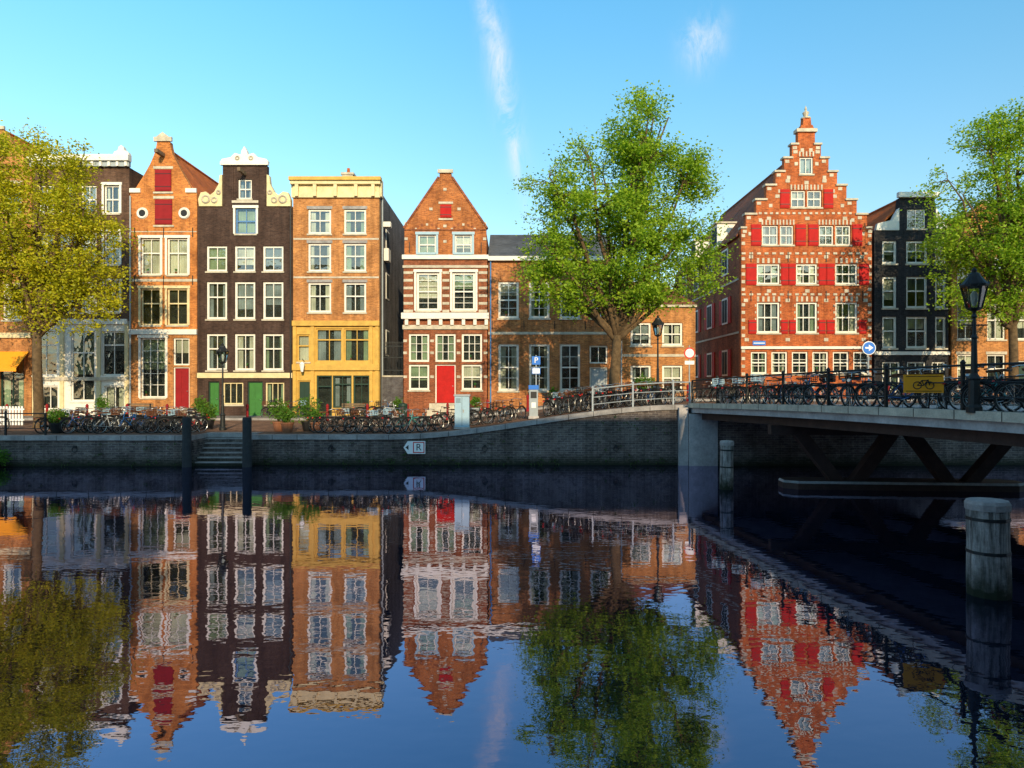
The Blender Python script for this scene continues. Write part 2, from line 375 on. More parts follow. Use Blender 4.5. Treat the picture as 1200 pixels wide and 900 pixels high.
    def panel(s, x0, x1, z0, z1, mat, frame='white', part='door', glaze=False):
        s.holes.append((x0, x1, z0, z1)); d = s.p(part); e = 0.003; y = 0.14
        d.box(x0+0.07, x1-0.07, y, y+0.05, z0+e, z1-0.07, mat)
        d.box(x0+e, x0+0.07, y-0.05, y+0.08, z0+e, z1-e, frame); d.box(x1-0.07, x1-e, y-0.05, y+0.08, z0+e, z1-e, frame)
        d.box(x0+.07, x1-.07, y-0.048, y+0.08, z1-0.07, z1-e, frame)
        w_ = x1-x0-0.14; n = 2; hh = z1-z0
        for i in range(n):
            for a, b in ((0.08, 0.42), (0.48, 0.92)):
                xa = x0+0.07+w_*(i+0.14)/n; xb = x0+0.07+w_*(i+0.86)/n
                d.box(xa, xb, y-0.018, y+0.01, z0+hh*a, z0+hh*b-0.04, mat)
        d.box(x1-0.2, x1-0.16, y-0.07, y, z0+1.0, z0+1.06, 'chrome')
    def door(s, a, b, t, bt, mat, **k):
        s.panel(s.X(a), s.X(b), s.Z(bt), s.Z(t), mat, **k)
    def shutter(s, a, b, t, bt, mat='red'):
        x0, x1, z0, z1 = s.X(a), s.X(b), s.Z(bt), s.Z(t); d = s.p('shutters')
        d.box(x0, x1, -0.06, -0.012, z0, z1, mat)
        d.box(x0+0.05, x1-0.05, -0.078, -0.055, z0+0.06, z1-0.06, mat)
        for z in (z0+(z1-z0)*.2, z0+(z1-z0)*.8): d.box(x0, x1, -0.088, -0.07, z-0.02, z+0.02, 'blackp')
    def body(s, x0, x1, zb, ze, depth, side, y0=0.36, zr=None, xr=None, roof='btile', over=0.0):
        mb = s.p('side_walls')
        mb.box(x0+0.012, x1-0.012, y0+0.002, depth, zb, ze, side)
        if zr is not None:
            if xr is None: xr = (x0+x1)/2
            a, b = x0-over, x1+over
            y2 = depth
            r = s.p('roof'); mb.add([(x0+.012, y2, ze), (x1-.012, y2, ze), (xr, y2, zr-.05)], [(0, 1, 2)], side)
            zz = ze-over*(zr-ze)/max(0.1, (xr-x0))
            r.add([(a, y0+.004, zz), (xr, y0+.004, zr), (xr, y2+.1, zr), (a, y2+.1, zz),
                   (a, y0+.004, zz-.12), (xr, y0+.004, zr-.12), (xr, y2+.1, zr-.12), (a, y2+.1, zz-.12)],
                  [(0, 1, 2, 3), (4, 7, 6, 5), (0, 3, 7, 4), (0, 4, 5, 1), (3, 2, 6, 7)], roof)
            r.add([(b, y0+.004, zz), (xr, y0+.004, zr), (xr, y2+.1, zr), (b, y2+.1, zz),
                   (b, y0+.004, zz-.12), (xr, y0+.004, zr-.12), (xr, y2+.1, zr-.12), (b, y2+.1, zz-.12)],
                  [(0, 3, 2, 1), (4, 5, 6, 7), (0, 4, 7, 3), (0, 1, 5, 4), (3, 7, 6, 2)], roof)
            r.tube([(xr, y0, zr+.02), (xr, y2+.1, zr+.02)], 0.1, roof, 6)
    def chimney(s, x, y, z0, z1, w=0.5, mat='redbrown'):
        c = s.p('chimney'); c.box(x-w/2, x+w/2, y, y+w*1.3, z0, z1, mat)
        c.box(x-w/2-.06, x+w/2+.06, y-.06, y+w*1.3+.06, z1-.15, z1, 'stone')
        c.lathe((x, y+w*.4, z1), [(.11, 0), (.09, .35)], 'rtile', 8)
    def pipe(s, px, top, mat='greyp'):
        d = s.p('drainpipe'); x = s.X(px); d.tube([(x, -.09, 1.4), (x, -.09, s.Z(top))], .045, mat, 8)
        z = 2.0
        while z < s.Z(top): d.box(x-.06, x+.06, -.1, .0, z, z+.04, 'iron'); z += 2.0
    def finish(s):
        e = empty(s.name, s.loc, (0, 0, s.rot))
        for n, mb in s.parts.items():
            if mb.f: put(n, mb.mesh(n), (0, 0, 0), (0, 0, 0), e)
        return e

YF = 42.0
BASE = 0.9
def px_house(name, a, b, Yf=YF): 
    return House(name, ((a+b)/2-600)*Yf/F, Yf)

# ---- leftmost brick house
h = px_house('brick_house', -60, 38, 42.1)
for c in (-45, -15, 14):
    for t, bt in ((215, 250), (275, 312), (335, 375)): h.w(c-11, c+11, t, bt, lintel='stone')
h.w(-50, -18, 410, 470, cols=3, cur=.3); h.w(0, 28, 415, 478, cols=2, cur=.1, frame='dkgreen')
bz = 520
h.wallpx([(-60, bz), (37, bz), (37, 198), (4, 152), (-26, 152), (-60, 198)], 'tan')
h.body(h.X(-60), h.X(37), BASE, h.Z(198), 12, 'redbrown', zr=h.Z(146), roof='rtile', over=.1)
h.band(-60, 37, 396, 390, 'cream', .12)
h.band(-28, 6, 152, 148, 'stone', .1, 'gable_cap')
mb = h.p('awning'); x0, x1 = h.X(-2), h.X(34); z1, z0 = h.Z(412), h.Z(432)
mb.add([(x0, -.02, z1), (x1, -.02, z1), (x1, -1.1, z0), (x0, -1.1, z0), (x0, -1.1, z0-.2), (x1, -1.1, z0-.2)], [(0, 3, 2, 1), (3, 4, 5, 2)], 'orangep')
h.finish()

# ---- house with pale cornice (behind left tree)
h = px_house('corniced_canal_house', 38, 152, 42.0)
for c in (54, 79, 104, 131):
    for i, (t, bt) in enumerate(((217, 250), (272, 310), (330, 366))): h.w(c-9, c+9, t, bt, rows=(.5,), cols=2, surround='white' if c == 131 else None)
for c in (53, 97, 133): h.w(c-14, c+14, 388, 440 if c != 97 else 470, cols=2, rows=(.7,), sill='white', cur=.6)
h.w(48, 68, 452, 480, cols=2, rows=(), cur=.1); h.w(122, 146, 452, 480, cols=2, rows=(), cur=.1)
h.wallpx([(38.5, 376), (151.5, 376), (151.5, 196), (38.5, 196)], 'dark2')
h.wallpx([(38.5, bz), (151.5, bz), (151.5, 376.01), (38.5, 376.01)], 'white')
h.body(h.X(38.5), h.X(151.5), BASE, h.Z(196), 12, 'dark2')
h.band(37, 153, 196, 190, 'greyp', .2, 'cornice'); h.band(36, 154, 190, 183, 'white', .38, 'cornice')
h.band(40, 150, 380, 374, 'white', .14, 'cornice'); h.band(40, 150, 446, 442, 'stone', .1)
for px in (41, 73, 116, 149): h.p('pilasters').box(h.X(px)-.12, h.X(px)+.12, -.08, 0, 1.3, h.Z(380), 'cream')
cx = h.X(144); zt = h.Z(183)
h.p('crest').prism([(cx-.5, zt), (cx+.5, zt), (cx+.42, zt+.2), (cx+.2, zt+.3), (cx+.15, zt+.5), (cx, zt+.62), (cx-.15, zt+.5), (cx-.2, zt+.3), (cx-.42, zt+.2)], -.2, .1, 'white')
for i in range(12):
    x = h.X(41+i*9.8); h.p('cornice').box(x, x+.14, -.3, .0, h.Z(196), h.Z(191), 'white')
h.finish()

# ---- orange spout gable house
h = px_house('orange_gable_house', 152, 231, 41.9)
h.shutter(182, 201, 199, 224, 'dkred'); h.shutter(182, 202, 234, 263, 'dkred')
for a, b, t, bt in ((182, 201, 199, 224), (182, 202, 234, 263)): h.band(a-2, b+2, t-1, t-4, 'stone', .05); h.band(a-2, b+2, bt+3, bt+1, 'stone', .07)
for px in (167, 216):
    x, z = h.X(px), h.Z(250)
    h.p('oval_windows').add([(x+.2*math.cos(i*.5236), -.03, z+.27*math.sin(i*.5236)) for i in range(12)], [tuple(range(12))], 'blackp')
    h.p('oval_windows').torus((x, -.02, z), .28, .085, 'white', 16, 5)
for a, b in ((165, 188), (196, 220)):
    h.w(a, b, 279, 322, rows=(.6,), cur=.9, surround='white'); h.w(a, b, 338, 381, rows=(.6,), cur=.0, frame='cream', surround='cream')
h.w(165, 194, 396, 466, cols=3, hgrid=5, rows=(), cur=.8, sill='stone', surround='white')
h.w(203, 222, 396, 428, cols=2, rows=(), cur=.4, sill=None); h.door(203, 222, 430, 478, 'dkred')
h.wallpx([(152.3, bz), (230.7, bz), (230.7, 388), (152.3, 388)], 'tan')
h.wallpx([(152.3, 387.98), (230.7, 387.98), (230.7, 226), (225, 222), (217, 208), (208, 192), (202, 180), (200, 172), (199, 166), (184, 166), (183, 172), (181, 180), (176, 192), (167, 208), (158, 222), (152.3, 226)], 'orange')
h.body(h.X(152.3), h.X(230.7), BASE, h.Z(228), 12, 'orange', zr=h.Z(172), roof='rtile', over=.02)
h.band(181, 202, 166, 161, 'stone', .12, 'gable_cap')
x, z = h.X(191.5), h.Z(161); h.p('gable_cap').prism([(x-.4, z), (x+.4, z), (x, z+.3)], -.12, .3, 'stone')
h.band(152, 231, 392, 386, 'white', .12); h.band(152.5, 165, 226, 221, 'white', .1); h.band(218, 230.5, 226, 221, 'white', .1)
h.band(152, 231, 330, 327, 'stone', .03); h.band(152, 163, 500, 478, 'stone', .06); h.band(224, 231, 500, 478, 'stone', .06)
h.band(152.5, 230.5, 272, 271, 'stone', .02)
for px in (158, 192, 226):
    for py in (328, 272): h.p('wall_anchors').box(h.X(px)-.02, h.X(px)+.02, -.05, 0, h.Z(py+6), h.Z(py-5), 'iron')
h.pipe(153.5, 230)
h.p('hoist_beam').box(h.X(189.5), h.X(193.5), -.9, .1, h.Z(184), h.Z(180), 'plank')
h.p('doorstep').box(h.X(200), h.X(225), -.7, .0, 1.4, h.Z(478.3), 'stone'); h.p('doorstep').box(h.X(198), h.X(227), -1.0, -.7, 1.4, 1.85, 'stone')
h.finish()

# ---- dark neck gable house
h = px_house('dark_neck_gable_house', 231, 343, 42.0)
cols3 = ((242, 266), (275, 299), (308, 332))
h.w(279, 295, 210, 233, cols=2, rows=(.5,), cur=.3); h.w(276, 300, 244, 274, frame='bluef', cols=2, rows=(.5,), cur=.8, surround='white')
for a, b in cols3:
    h.w(a, b, 288, 318, cols=2, rows=(.55,), cur=.8, fw=.12); h.w(a, b, 330, 374, cols=2, rows=(.6,), cur=.8 if a != 242 else .3, fw=.13)
    h.w(a, b, 391, 434, cols=2, rows=(.6,), cur=.35, fw=.13)
h.door(244, 257, 447, 487, 'green', frame='dkgreen'); h.door(290, 308, 447, 488, 'green', frame='dkgreen')
h.w(261, 285, 448, 474, cols=3, rows=(), cur=.1, frame='cream'); h.w(311, 333, 448, 474, cols=3, rows=(), cur=.1, frame='cream')
h.wallpx([(231.3, bz), (342.7, bz), (342.7, 440), (231.3, 440)], 'dark')
h.wallpx([(231.3, 439.98), (342.7, 439.98), (342.7, 242), (313, 242), (313, 194), (261, 194), (261, 242), (231.3, 242)], 'dark')
h.body(h.X(231.3), h.X(342.7), BASE, h.Z(243), 12, 'dark', zr=h.Z(206), roof='btile', over=.02)
h.band(259, 315, 194, 190, 'white', .16, 'cornice')
def P(l): return [(h.X(a), h.Z(b)) for a, b in l]
h.p('pediment').prism(P([(259, 190), (315, 190), (313, 187), (303, 185), (298, 180), (291, 182), (290, 177), (287, 172), (284, 177), (283, 182), (276, 180), (271, 185), (261, 187)]), -.12, .2, 'white')
h.p('scrolls').prism(P([(234, 242), (260.8, 242), (260.8, 205), (258, 206), (257, 216), (252, 225), (247, 229), (242, 225), (236, 226), (233, 234)]), -.1, .25, 'cream')
h.p('scrolls').prism(P([(313.2, 242), (341, 242), (341, 234), (338, 226), (332, 225), (327, 229), (322, 225), (317, 216), (316, 206), (313.2, 205)]), -.1, .25, 'cream')
for px, py, r in ((242, 234, .22), (332, 234, .22), (252, 235, .15), (322, 235, .15), (257, 226, .1), (317, 226, .1), (279, 186, .1), (295, 186, .1)): h.p('scrolls').torus((h.X(px), -.13, h.Z(py)), r, .055, 'stone', 14, 4)
h.band(231, 343, 443, 437, 'cream', .1); h.band(272, 303, 238, 235, 'stone', .06)
h.p('hoist_beam').box(h.X(285.5), h.X(289), -1.0, .1, h.Z(206), h.Z(202), 'plank')
for a in (262, 272, 302, 310):
    h.p('pilasters').box(h.X(a)-.0, h.X(a)+.09, -.04, .0, h.Z(241), h.Z(196), 'dark')
h.p('doorstep').box(h.X(286), h.X(312), -.8, 0, 1.4, h.Z(488.4), 'stone')
h.pipe(341, 244, 'iron')
h.finish()

# ---- tan house with yellow cornice and shopfront
h = px_house('yellow_cornice_house', 343, 445, 42.0)
for t, bt in ((245, 274), (285, 318), (331, 366)):
    for a, b in ((361, 388), (403, 429)):
        h.w(a, b, t, bt, cols=2, rows=(.55,), cur=.3, lintel='granite', fw=.12)
h.w(370, 401, 385, 424, cols=2, rows=(.68,), cur=.25, frame='yellow', sill=None); h.w(403, 433, 385, 424, cols=2, rows=(.68,), cur=.25, frame='yellow', sill=None)
h.w(371, 389, 440, 488, cols=1, rows=(.75,), cur=.05, frame='dkgreen', sill=None); h.w(390, 412, 440, 478, cols=2, rows=(.75,), cur=.05, frame='dkgreen', sill='yellow')
h.w(414, 433, 440, 478, cols=2, rows=(.75,), cur=.05, frame='dkgreen', sill='yellow'); h.w(348, 363, 392, 424, cols=1, rows=(.6,), frame='yellow', cur=.9)
h.door(349, 364, 446, 488, 'dkgreen', frame='yellow')
h.wallpx([(343.5, bz), (444.5, bz), (444.5, 378), (343.5, 378)], 'yellow')
h.wallpx([(343.5, 377.98), (444.5, 377.98), (444.5, 232), (343.5, 232)], 'tan')
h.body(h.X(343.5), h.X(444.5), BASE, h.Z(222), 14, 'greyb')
h.band(342.5, 445.5, 232, 226, 'cream', .14, 'cornice'); h.band(343.5, 444.5, 226, 217, 'cream', .06, 'cornice'); h.band(341.5, 446.5, 217, 213, 'cream', .3, 'cornice'); h.band(340.5, 447.5, 213, 209, 'yellow', .42, 'cornice')
h.p('cornice').box(h.X(341), h.X(447), 0.04, .6, h.Z(230), h.Z(210), 'cream')
for px in (349, 370, 394, 418, 438):
    h.p('cornice').box(h.X(px)-.1, h.X(px)+.1, -.28, -.05, h.Z(231), h.Z(217.3), 'cream')
h.band(343, 445, 382, 376, 'yellow', .18); h.band(343, 445, 434, 427, 'yellow', .16)
for px in (345.5, 366.5, 435, 442): h.p('pilasters').box(h.X(px)-.1, h.X(px)+.1, -.09, .0, 1.3, h.Z(382), 'yellow')
h.band(344, 444, 326, 324, 'stone', .02); h.band(344, 444, 281, 279, 'stone', .02)
h.chimney(h.X(398), 2.0, h.Z(222), h.Z(190), .7, 'stone')
lm = h.p('wall_lantern'); lm.tube([(h.X(357), 0, h.Z(424)), (h.X(357), -.5, h.Z(421))], .02, 'iron'); lm.lathe((h.X(357), -.5, h.Z(436)), [(.07, 0), (.15, .42), (.17, .45), (.03, .62)], 'signwhite', 6)
sx = h.X(444.5)
for zz in (5.5, 9.2, 12):
    h.p('flank_windows').box(sx-.03, sx+.03, 2.2, 3.3, zz, zz+1.7, 'white'); h.p('flank_windows').box(sx+.028, sx+.045, 2.3, 3.2, zz+.1, zz+1.6, 'room')
h.p('drainpipe').tube([(sx+.08, .6, 1.4), (sx+.08, .6, h.Z(226))], .05, 'greyp')
h.p('flank_windows').box(sx+.0, sx+.55, .8, 1.3, h.Z(262), h.Z(256), 'white'); h.p('flank_windows').box(sx+.0, sx+.3, 1.5, 2.3, h.Z(300), h.Z(285), 'white')
h.finish()

# ---- gate between the houses
g = MB(); z0 = 1.55
xa, xb = (446-600)*.0525, (471-600)*.0525
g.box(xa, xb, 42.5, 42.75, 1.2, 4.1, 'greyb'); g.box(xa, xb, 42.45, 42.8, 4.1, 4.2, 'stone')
for i in range(14):
    x = xa+.05+(xb-xa-.1)*i/13; g.tube([(x, 42.62, 4.2), (x, 42.62, 6.2)], .018, 'iron', 5); g.lathe((x, 42.62, 6.2), [(.035, 0), (.001, .14)], 'iron', 5)
for z in (4.5, 5.3, 6.0): g.box(xa, xb, 42.6, 42.64, z, z+.05, 'iron')
single(g, 'garden_gate_wall')

# ---- gabled house with stone bands and red door
h = px_house('banded_gable_house', 472, 572, 41.9)
h.w(490, 511, 275, 298, cols=2, rows=(.5,), cur=.9, sill=None, surround='bluegrey'); h.w(533, 553, 275, 298, cols=2, rows=(.5,), cur=.9, sill=None, surround='bluegrey')
h.shutter(516, 529, 240, 255, 'red'); h.band(514, 531, 239, 236.5, 'stone', .05); h.band(514, 531, 258, 256, 'stone', .06)
for a, b in ((488, 515), (530, 557)): h.w(a, b, 319, 364, cols=2, rows=(.5,), cur=.55, fw=.14, hgrid=6, surround='white')
for a, b in ((479, 503), (510, 534), (541, 565)): h.w(a, b, 391, 424, cols=3, hgrid=3, rows=(), cur=.3, sill=None, fw=.12)
for a, b in ((479, 503), (541, 565)): h.w(a, b, 427, 457, cols=2, rows=(.5,), cur=.6, fw=.12)
h.door(510, 534, 427, 472, 'red')
h.wallpx([(473, bz), (571, bz), (571, 385), (473, 385)], 'redbrown')
h.wallpx([(473, 384.98), (571, 384.98), (571, 304), (473, 304)], 'redbrown')
h.wallpx([(474, 303.98), (570, 303.98), (570, 268), (529, 208), (529, 203), (515, 203), (515, 208), (474, 268)], 'gable')
h.body(h.X(474), h.X(570), BASE, h.Z(272), 13, 'redbrown', zr=h.Z(212), roof='rtile')
h.band(513, 531, 203, 199, 'stone', .12, 'gable_cap')
def cop(h, a, b, c, d, mat='stone', t=.12):
    x0, z0, x1, z1 = h.X(a), h.Z(b), h.X(c), h.Z(d); n = Vector((-(z1-z0), x1-x0)).normalized()*t
    if n.y < 0: n = -n
    h.p('gable_cap').prism([(x0, z0), (x1, z1), (x1+n.x, z1+n.y), (x0+n.x, z0+n.y)], -.06, .38, mat)
cop(h, 474, 268, 515, 208, 'redbrown'); cop(h, 529, 208, 570, 268, 'redbrown')
# decorative relief on the gable: pilaster strips, relieving arches and stone blocks
for px in (484, 521.5, 560):
    if px != 521.5: h.p('gable_relief').box(h.X(px)-.12, h.X(px)+.12, -.035, 0, h.Z(300), h.Z(266), 'gable')
for px in (500.5, 543):
    for i in range(7):
        a = math.pi*(i+.5)/7; x, z = h.X(px)+.72*math.cos(a), h.Z(270)+.36*math.sin(a)
        h.p('gable_relief').box(x-.07, x+.07, -.03, .0, z-.07, z+.07, 'stone' if i in (0, 3, 6) else 'redbrown')
for px, py in ((476, 262), (476, 280), (568, 280), (568, 262), (521.5, 222), (505, 245), (538, 245), (521.5, 265), (521.5, 283)):
    h.p('gable_relief').box(h.X(px)-.1, h.X(px)+.1, -.04, 0, h.Z(py)-.08, h.Z(py)+.08, 'stone')
h.band(474, 570, 270, 268.5, 'redbrown', .05, 'gable_relief'); 
h.band(471.5, 572.5, 304, 299, 'white', .16, 'cornice'); h.band(472, 572, 314, 311, 'stone', .07)
h.band(471, 573, 374, 367, 'white', .3, 'cornice'); h.band(472, 572, 386, 381, 'stone', .12, 'cornice')
for i in range(8):
    x = h.X(475+i*13.3); h.p('cornice').box(x, x+.2, -.22, .0, h.Z(381), h.Z(374), 'white')
for py in range(318, 366, 9):
    for a, b in ((473, 484), (518.5, 526.5), (561, 571)): h.band(a, b, py, py+3, 'stone', .02)
for px in (475, 506.5, 537.5, 569): h.p('pilasters').box(h.X(px)-.1, h.X(px)+.1, -.05, .0, 1.4, h.Z(386), 'redbrown')
for px in (475, 506.5, 537.5, 569):
    for py in (398, 412, 440): h.p('stone_bands').box(h.X(px)-.11, h.X(px)+.11, -.065, .0, h.Z(py+3), h.Z(py), 'stone')
for px in (480, 564):
    h.p('wall_anchors').box(h.X(px)-.02, h.X(px)+.02, -.06, 0, h.Z(296), h.Z(284), 'iron')
h.p('doorstep').box(h.X(505), h.X(539), -.9, 0, 1.4, h.Z(472.4), 'stone'); h.p('doorstep').box(h.X(503), h.X(541), -1.25, -.9, 1.4, 2.1, 'stone')
for a in (490, 533):
    h.p('balconette').box(h.X(a)-.05, h.X(a+20)+.05, -.22, .0, h.Z(299), h.Z(296.5), 'bluegrey')
h.finish()

# ---- long brick wing
h = px_house('long_brick_wing', 572, 725, 42.0)
for a in (584, 620, 656, 692):
    h.w(a, a+24, 330, 373, cols=2, rows=(.5,), cur=.45, hgrid=4, fw=.14)
    if a != 692: h.w(a, a+24, 403, 458, cols=2, rows=(.5,), cur=.4, hgrid=4, fw=.14)
h.door(691, 712, 430, 476, 'greyp'); h.w(691, 712, 405, 426, cols=2, rows=(), cur=.2, sill=None)
h.wallpx([(572.3, bz), (724.7, bz), (724.7, 306), (572.3, 306)], 'wing')
h.band(572, 725, 306, 301, 'white', .28, 'cornice'); h.band(572.3, 724.7, 392, 389, 'stone', .04)
h.p('side_walls').box(h.X(572.5), h.X(724.6), .37, 8, BASE, h.Z(306), 'wing')
x0, x1 = h.X(572), h.X(725); zr = h.Z(258); ze = h.Z(301)
h.p('roof').add([(x0, -.25, ze), (x1, -.25, ze), (x1, 4, zr), (x0, 4, zr), (x0, 8.2, ze), (x1, 8.2, ze)], [(0, 1, 2, 3), (3, 2, 5, 4), (0, 3, 4), (1, 5, 2)], 'slate')
h.pipe(575, 306, 'bluef')
for px in (577, 614, 650, 686):
    h.p('wall_anchors').box(h.X(px)-.02, h.X(px)+.02, -.03, 0, h.Z(386), h.Z(376), 'iron')
h.finish()
h = px_house('brick_annex', 725, 815, 42.0)
h.w(739, 763, 378, 405, cols=2, rows=(.5,), cur=.9, fw=.13); h.w(776, 800, 378, 405, cols=2, rows=(.5,), cur=.4, fw=.13)
h.w(739, 763, 428, 458, cols=2, rows=(.5,), cur=.3, fw=.13); h.w(776, 800, 428, 458, cols=2, rows=(.5,), cur=.5, fw=.13)
h.wallpx([(725.3, bz), (815, bz), (815, 360), (725.3, 360)], 'tan')
h.p('side_walls').box(h.X(725.5), h.X(815)-.01, .37, 9, BASE, h.Z(360), 'tan')
h.band(725, 816, 360, 357, 'stone', .15, 'cornice'); h.band(725.3, 815, 418, 415, 'stone', .04)
x0, x1 = h.X(725), h.X(816); zr = h.Z(318); ze = h.Z(357)
h.p('roof').add([(x0, -.2, ze), (x1, -.2, ze), (x1-1.5, 4, zr), (x0, 4, zr), (x0, 9.2, ze), (x1, 9.2, ze)], [(0, 1, 2, 3), (3, 2, 5, 4), (0, 3, 4), (1, 5, 2)], 'btile')
h.pipe(728, 360)
h.finish()

# ---- house further down the side street
h = House('side_street_house', 16.5, 62, (16.5, 62, 0))
for x in (-1.6, .4, 2.4):
    for z in (3.8, 7.0): h.win(x-.5, x+.5, z, z+1.8, cols=2)
h.wall([(-4, 1), (5, 1), (5, 10.2), (-4, 10.2)], 'redbrown'); h.body(-4, 5, 1, 10.2, 9, 'redbrown', zr=13.5, roof='rtile')
h.finish()

# ---- stepped gable house
h = px_house('stepped_gable_house', 868, 1022, 41.8)
C = 945
h.w(927, 944, 223, 243, cols=2, rows=(.5,), cur=.5, fw=.08); h.w(946, 963, 223, 243, cols=2, rows=(.5,), cur=.3, fw=.08)
h.w(893, 912, 264, 287, cols=2, rows=(.5,), cur=.5, fw=.08); h.w(914, 930, 264, 287, cols=2, rows=(.5,), cur=.5, fw=.08)
h.w(960, 977, 264, 287, cols=2, rows=(.5,), cur=.5, fw=.08); h.w(979, 997, 264, 287, cols=2, rows=(.5,), cur=.3, fw=.08)
W3 = ((887, 914), (933, 958), (979, 1005))
for a, b in W3:
    h.w(a, b, 309, 333, cols=3, rows=(.5,), cur=.3, fw=.1); h.w(a, b, 354, 390, cols=3, rows=(.5,), cur=.4, fw=.11)
for a in (880, 904, 928, 952, 976, 1000):
    h.w(a, a+19, 412, 438, cols=2, rows=(.5,), cur=.25, fw=.1, hgrid=3)
h.w(937, 953, 184, 204, cols=2, rows=(), cur=.9, fw=.08, frame='white')
steps = [(868.3, 268), (874, 268), (874, 252), (886, 252), (886, 235), (898, 235), (898, 218), (909, 218), (909, 202), (919, 202), (919, 186), (928, 186), (928, 170), (935, 170), (935, 155)]
poly = [(868.3, 500), (2*C-868.3, 500)]+[(2*C-a, b) for a, b in steps]+[(a, b) for a, b in steps[::-1]]
h.wallpx(poly, 'step')
xl, xr_ = h.X(868.3), h.X(2*C-868.3)
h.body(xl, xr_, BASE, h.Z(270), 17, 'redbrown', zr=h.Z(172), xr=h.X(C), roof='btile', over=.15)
hs = [(868.3, 875, 268), (873, 887, 252), (885, 899, 235), (897, 910, 218), (908, 920, 202), (918, 929, 186), (927, 936, 170)]
for a, b, y in hs:
    for s1, s2 in ((a, b), (2*C-b, 2*C-a)):
        h.p('step_caps').box(h.X(s1)-.04, h.X(s2)+.0, -.1, .42, h.Z(y)+.003, h.Z(y)+.12, 'stone')
h.p('step_caps').box(h.X(933), h.X(957), -.12, .42, h.Z(155)+.003, h.Z(151), 'stone')
xm = h.X(C); h.p('finial').prism([(xm-.42, h.Z(151)), (xm+.42, h.Z(151)), (xm+.34, h.Z(147)), (xm+.26, h.Z(147)), (xm+.22, h.Z(139)), (xm-.22, h.Z(139)), (xm-.26, h.Z(147)), (xm-.34, h.Z(147))], -.1, .3, 'step')
h.p('finial').lathe((xm, .1, h.Z(139)), [(.3, 0), (.3, .08), (.1, .12), (.16, .28), (.2, .4), (.05, .52), (.08, .62), (.001, .85)], 'stone', 8)
for a, b in ((914, 925), (965, 976)): h.shutter(a, b, 222, 244)
for a, b in ((880, 891.5), (932, 944), (947, 958.5), (998.5, 1010)): h.shutter(a, b, 263, 288)
for a, b in ((874, 886), (915, 923.5), (924, 932), (959, 967.5), (968, 977.5), (1006.5, 1018)): h.shutter(a, b, 309, 334)
for a, b in ((877, 886), (915, 923), (924.5, 932.3), (959, 967), (968.5, 977.5), (1006, 1015)): h.shutter(a, b, 375, 391)
sb = h.p('stone_dressings')
def vous(a, b, y):
    n = 5; x0, x1 = h.X(a)-.1, h.X(b)+.1
    for i in range(n):
        w_ = (x1-x0)/n*.42; xc = x0+(x1-x0)*(i+.5)/n; sb.box(xc-w_*.5, xc+w_*.5, -.03, .02, h.Z(y)+.03, h.Z(y)+.34, 'stone')
for a, b in W3: vous(a, b, 309); vous(a, b, 354)
for a, b, y in ((893, 911, 264), (914, 930, 264), (960, 976, 264), (979, 997, 264), (927, 944, 223), (946, 963, 223), (937, 953, 184)): vous(a, b, y)
for y, a, b in ((297, 869, 1021), (345, 869, 1021), (250, 889, 1001)):
    x0, x1 = h.X(a), h.X(b); k = 34
    for i in range(k):
        if i % 2 == 0: sb.box(x0+(x1-x0)*i/k, x0+(x1-x0)*(i+1)/k, -.04, .02, h.Z(y+1.2), h.Z(y-1.2), 'stone')
for y in range(276, 470, 9):
    for px in (869, 1017):
        if min(abs(y-297), abs(y-345), abs(y-406)) > 4: sb.box(h.X(px), h.X(px+4), -.026, .02, h.Z(y+2), h.Z(y-1.6), 'stone')
for a, b, y in hs:
    for px in (b+2, 2*C-b-6): sb.box(h.X(px), h.X(px+4), -.026, .02, h.Z(y+8), h.Z(y+4), 'stone')
    for px in (a+1, 2*C-b+1): sb.box(h.X(px)+.05, h.X(px)+.3, -.03, .02, h.Z(y+5), h.Z(y+1.5), 'stone')
for y in (314, 322, 330, 358, 366, 374, 384):
    for px in (885, 914.3, 931, 958.3, 977, 1005.3): sb.box(h.X(px)-.02, h.X(px)+.06, -.02, .02, h.Z(y+1.3), h.Z(y-1.3), 'stone')
for px, y in ((901, 341), (946, 341), (992, 341), (874, 352), (1014, 352), (923, 352), (968, 352), (923, 301), (968, 301), (946, 256), (911, 230), (978, 230), (923, 212), (966, 212), (923, 398), (968, 398), (875, 398), (1012, 398), (945, 214), (932, 178), (958, 178), (901, 256), (990, 256), (880, 301), (1010, 301)):
    sb.box(h.X(px)-.13, h.X(px)+.13, -.024, .02, h.Z(y)-.1, h.Z(y)+.1, 'stone')
for px in (880, 923.5, 968, 1011):
    for y in (303, 349): h.p('wall_anchors').box(h.X(px)-.02, h.X(px)+.02, -.055, 0, h.Z(y+4), h.Z(y-8), 'iron')
h.band(868, 1022, 409, 406, 'white', .12)
h.p('street_name_plate').box(h.X(882), h.X(897), -.03, .0, h.Z(404.6), h.Z(399.5), 'signblue')
h.p('street_name_plate').box(h.X(883), h.X(896), -.034, -.03, h.Z(402.6), h.Z(401.6), 'signwhite')
fl = h.p('flank_windows')
for y in (2.5, 6, 9.5, 13):
    for z in (4.2, 7.6, 10.8):
        fl.box(xl-.04, xl+.03, y, y+1.2, z, z+1.7, 'white'); fl.box(xl-.055, xl-.03, y+.12, y+.55, z+.12, z+1.58, 'room'); fl.box(xl-.055, xl-.03, y+.65, y+1.08, z+.12, z+1.58, 'room')
        if z < 8: 
            for yy in (y-.62, y+1.25): fl.box(xl-.05, xl+.01, yy, yy+.56, z, z+1.7, 'red')
for z in (6.8, 10.1, 12.9): fl.box(xl-.03, xl, .4, 16.9, z, z+.12, 'stone')
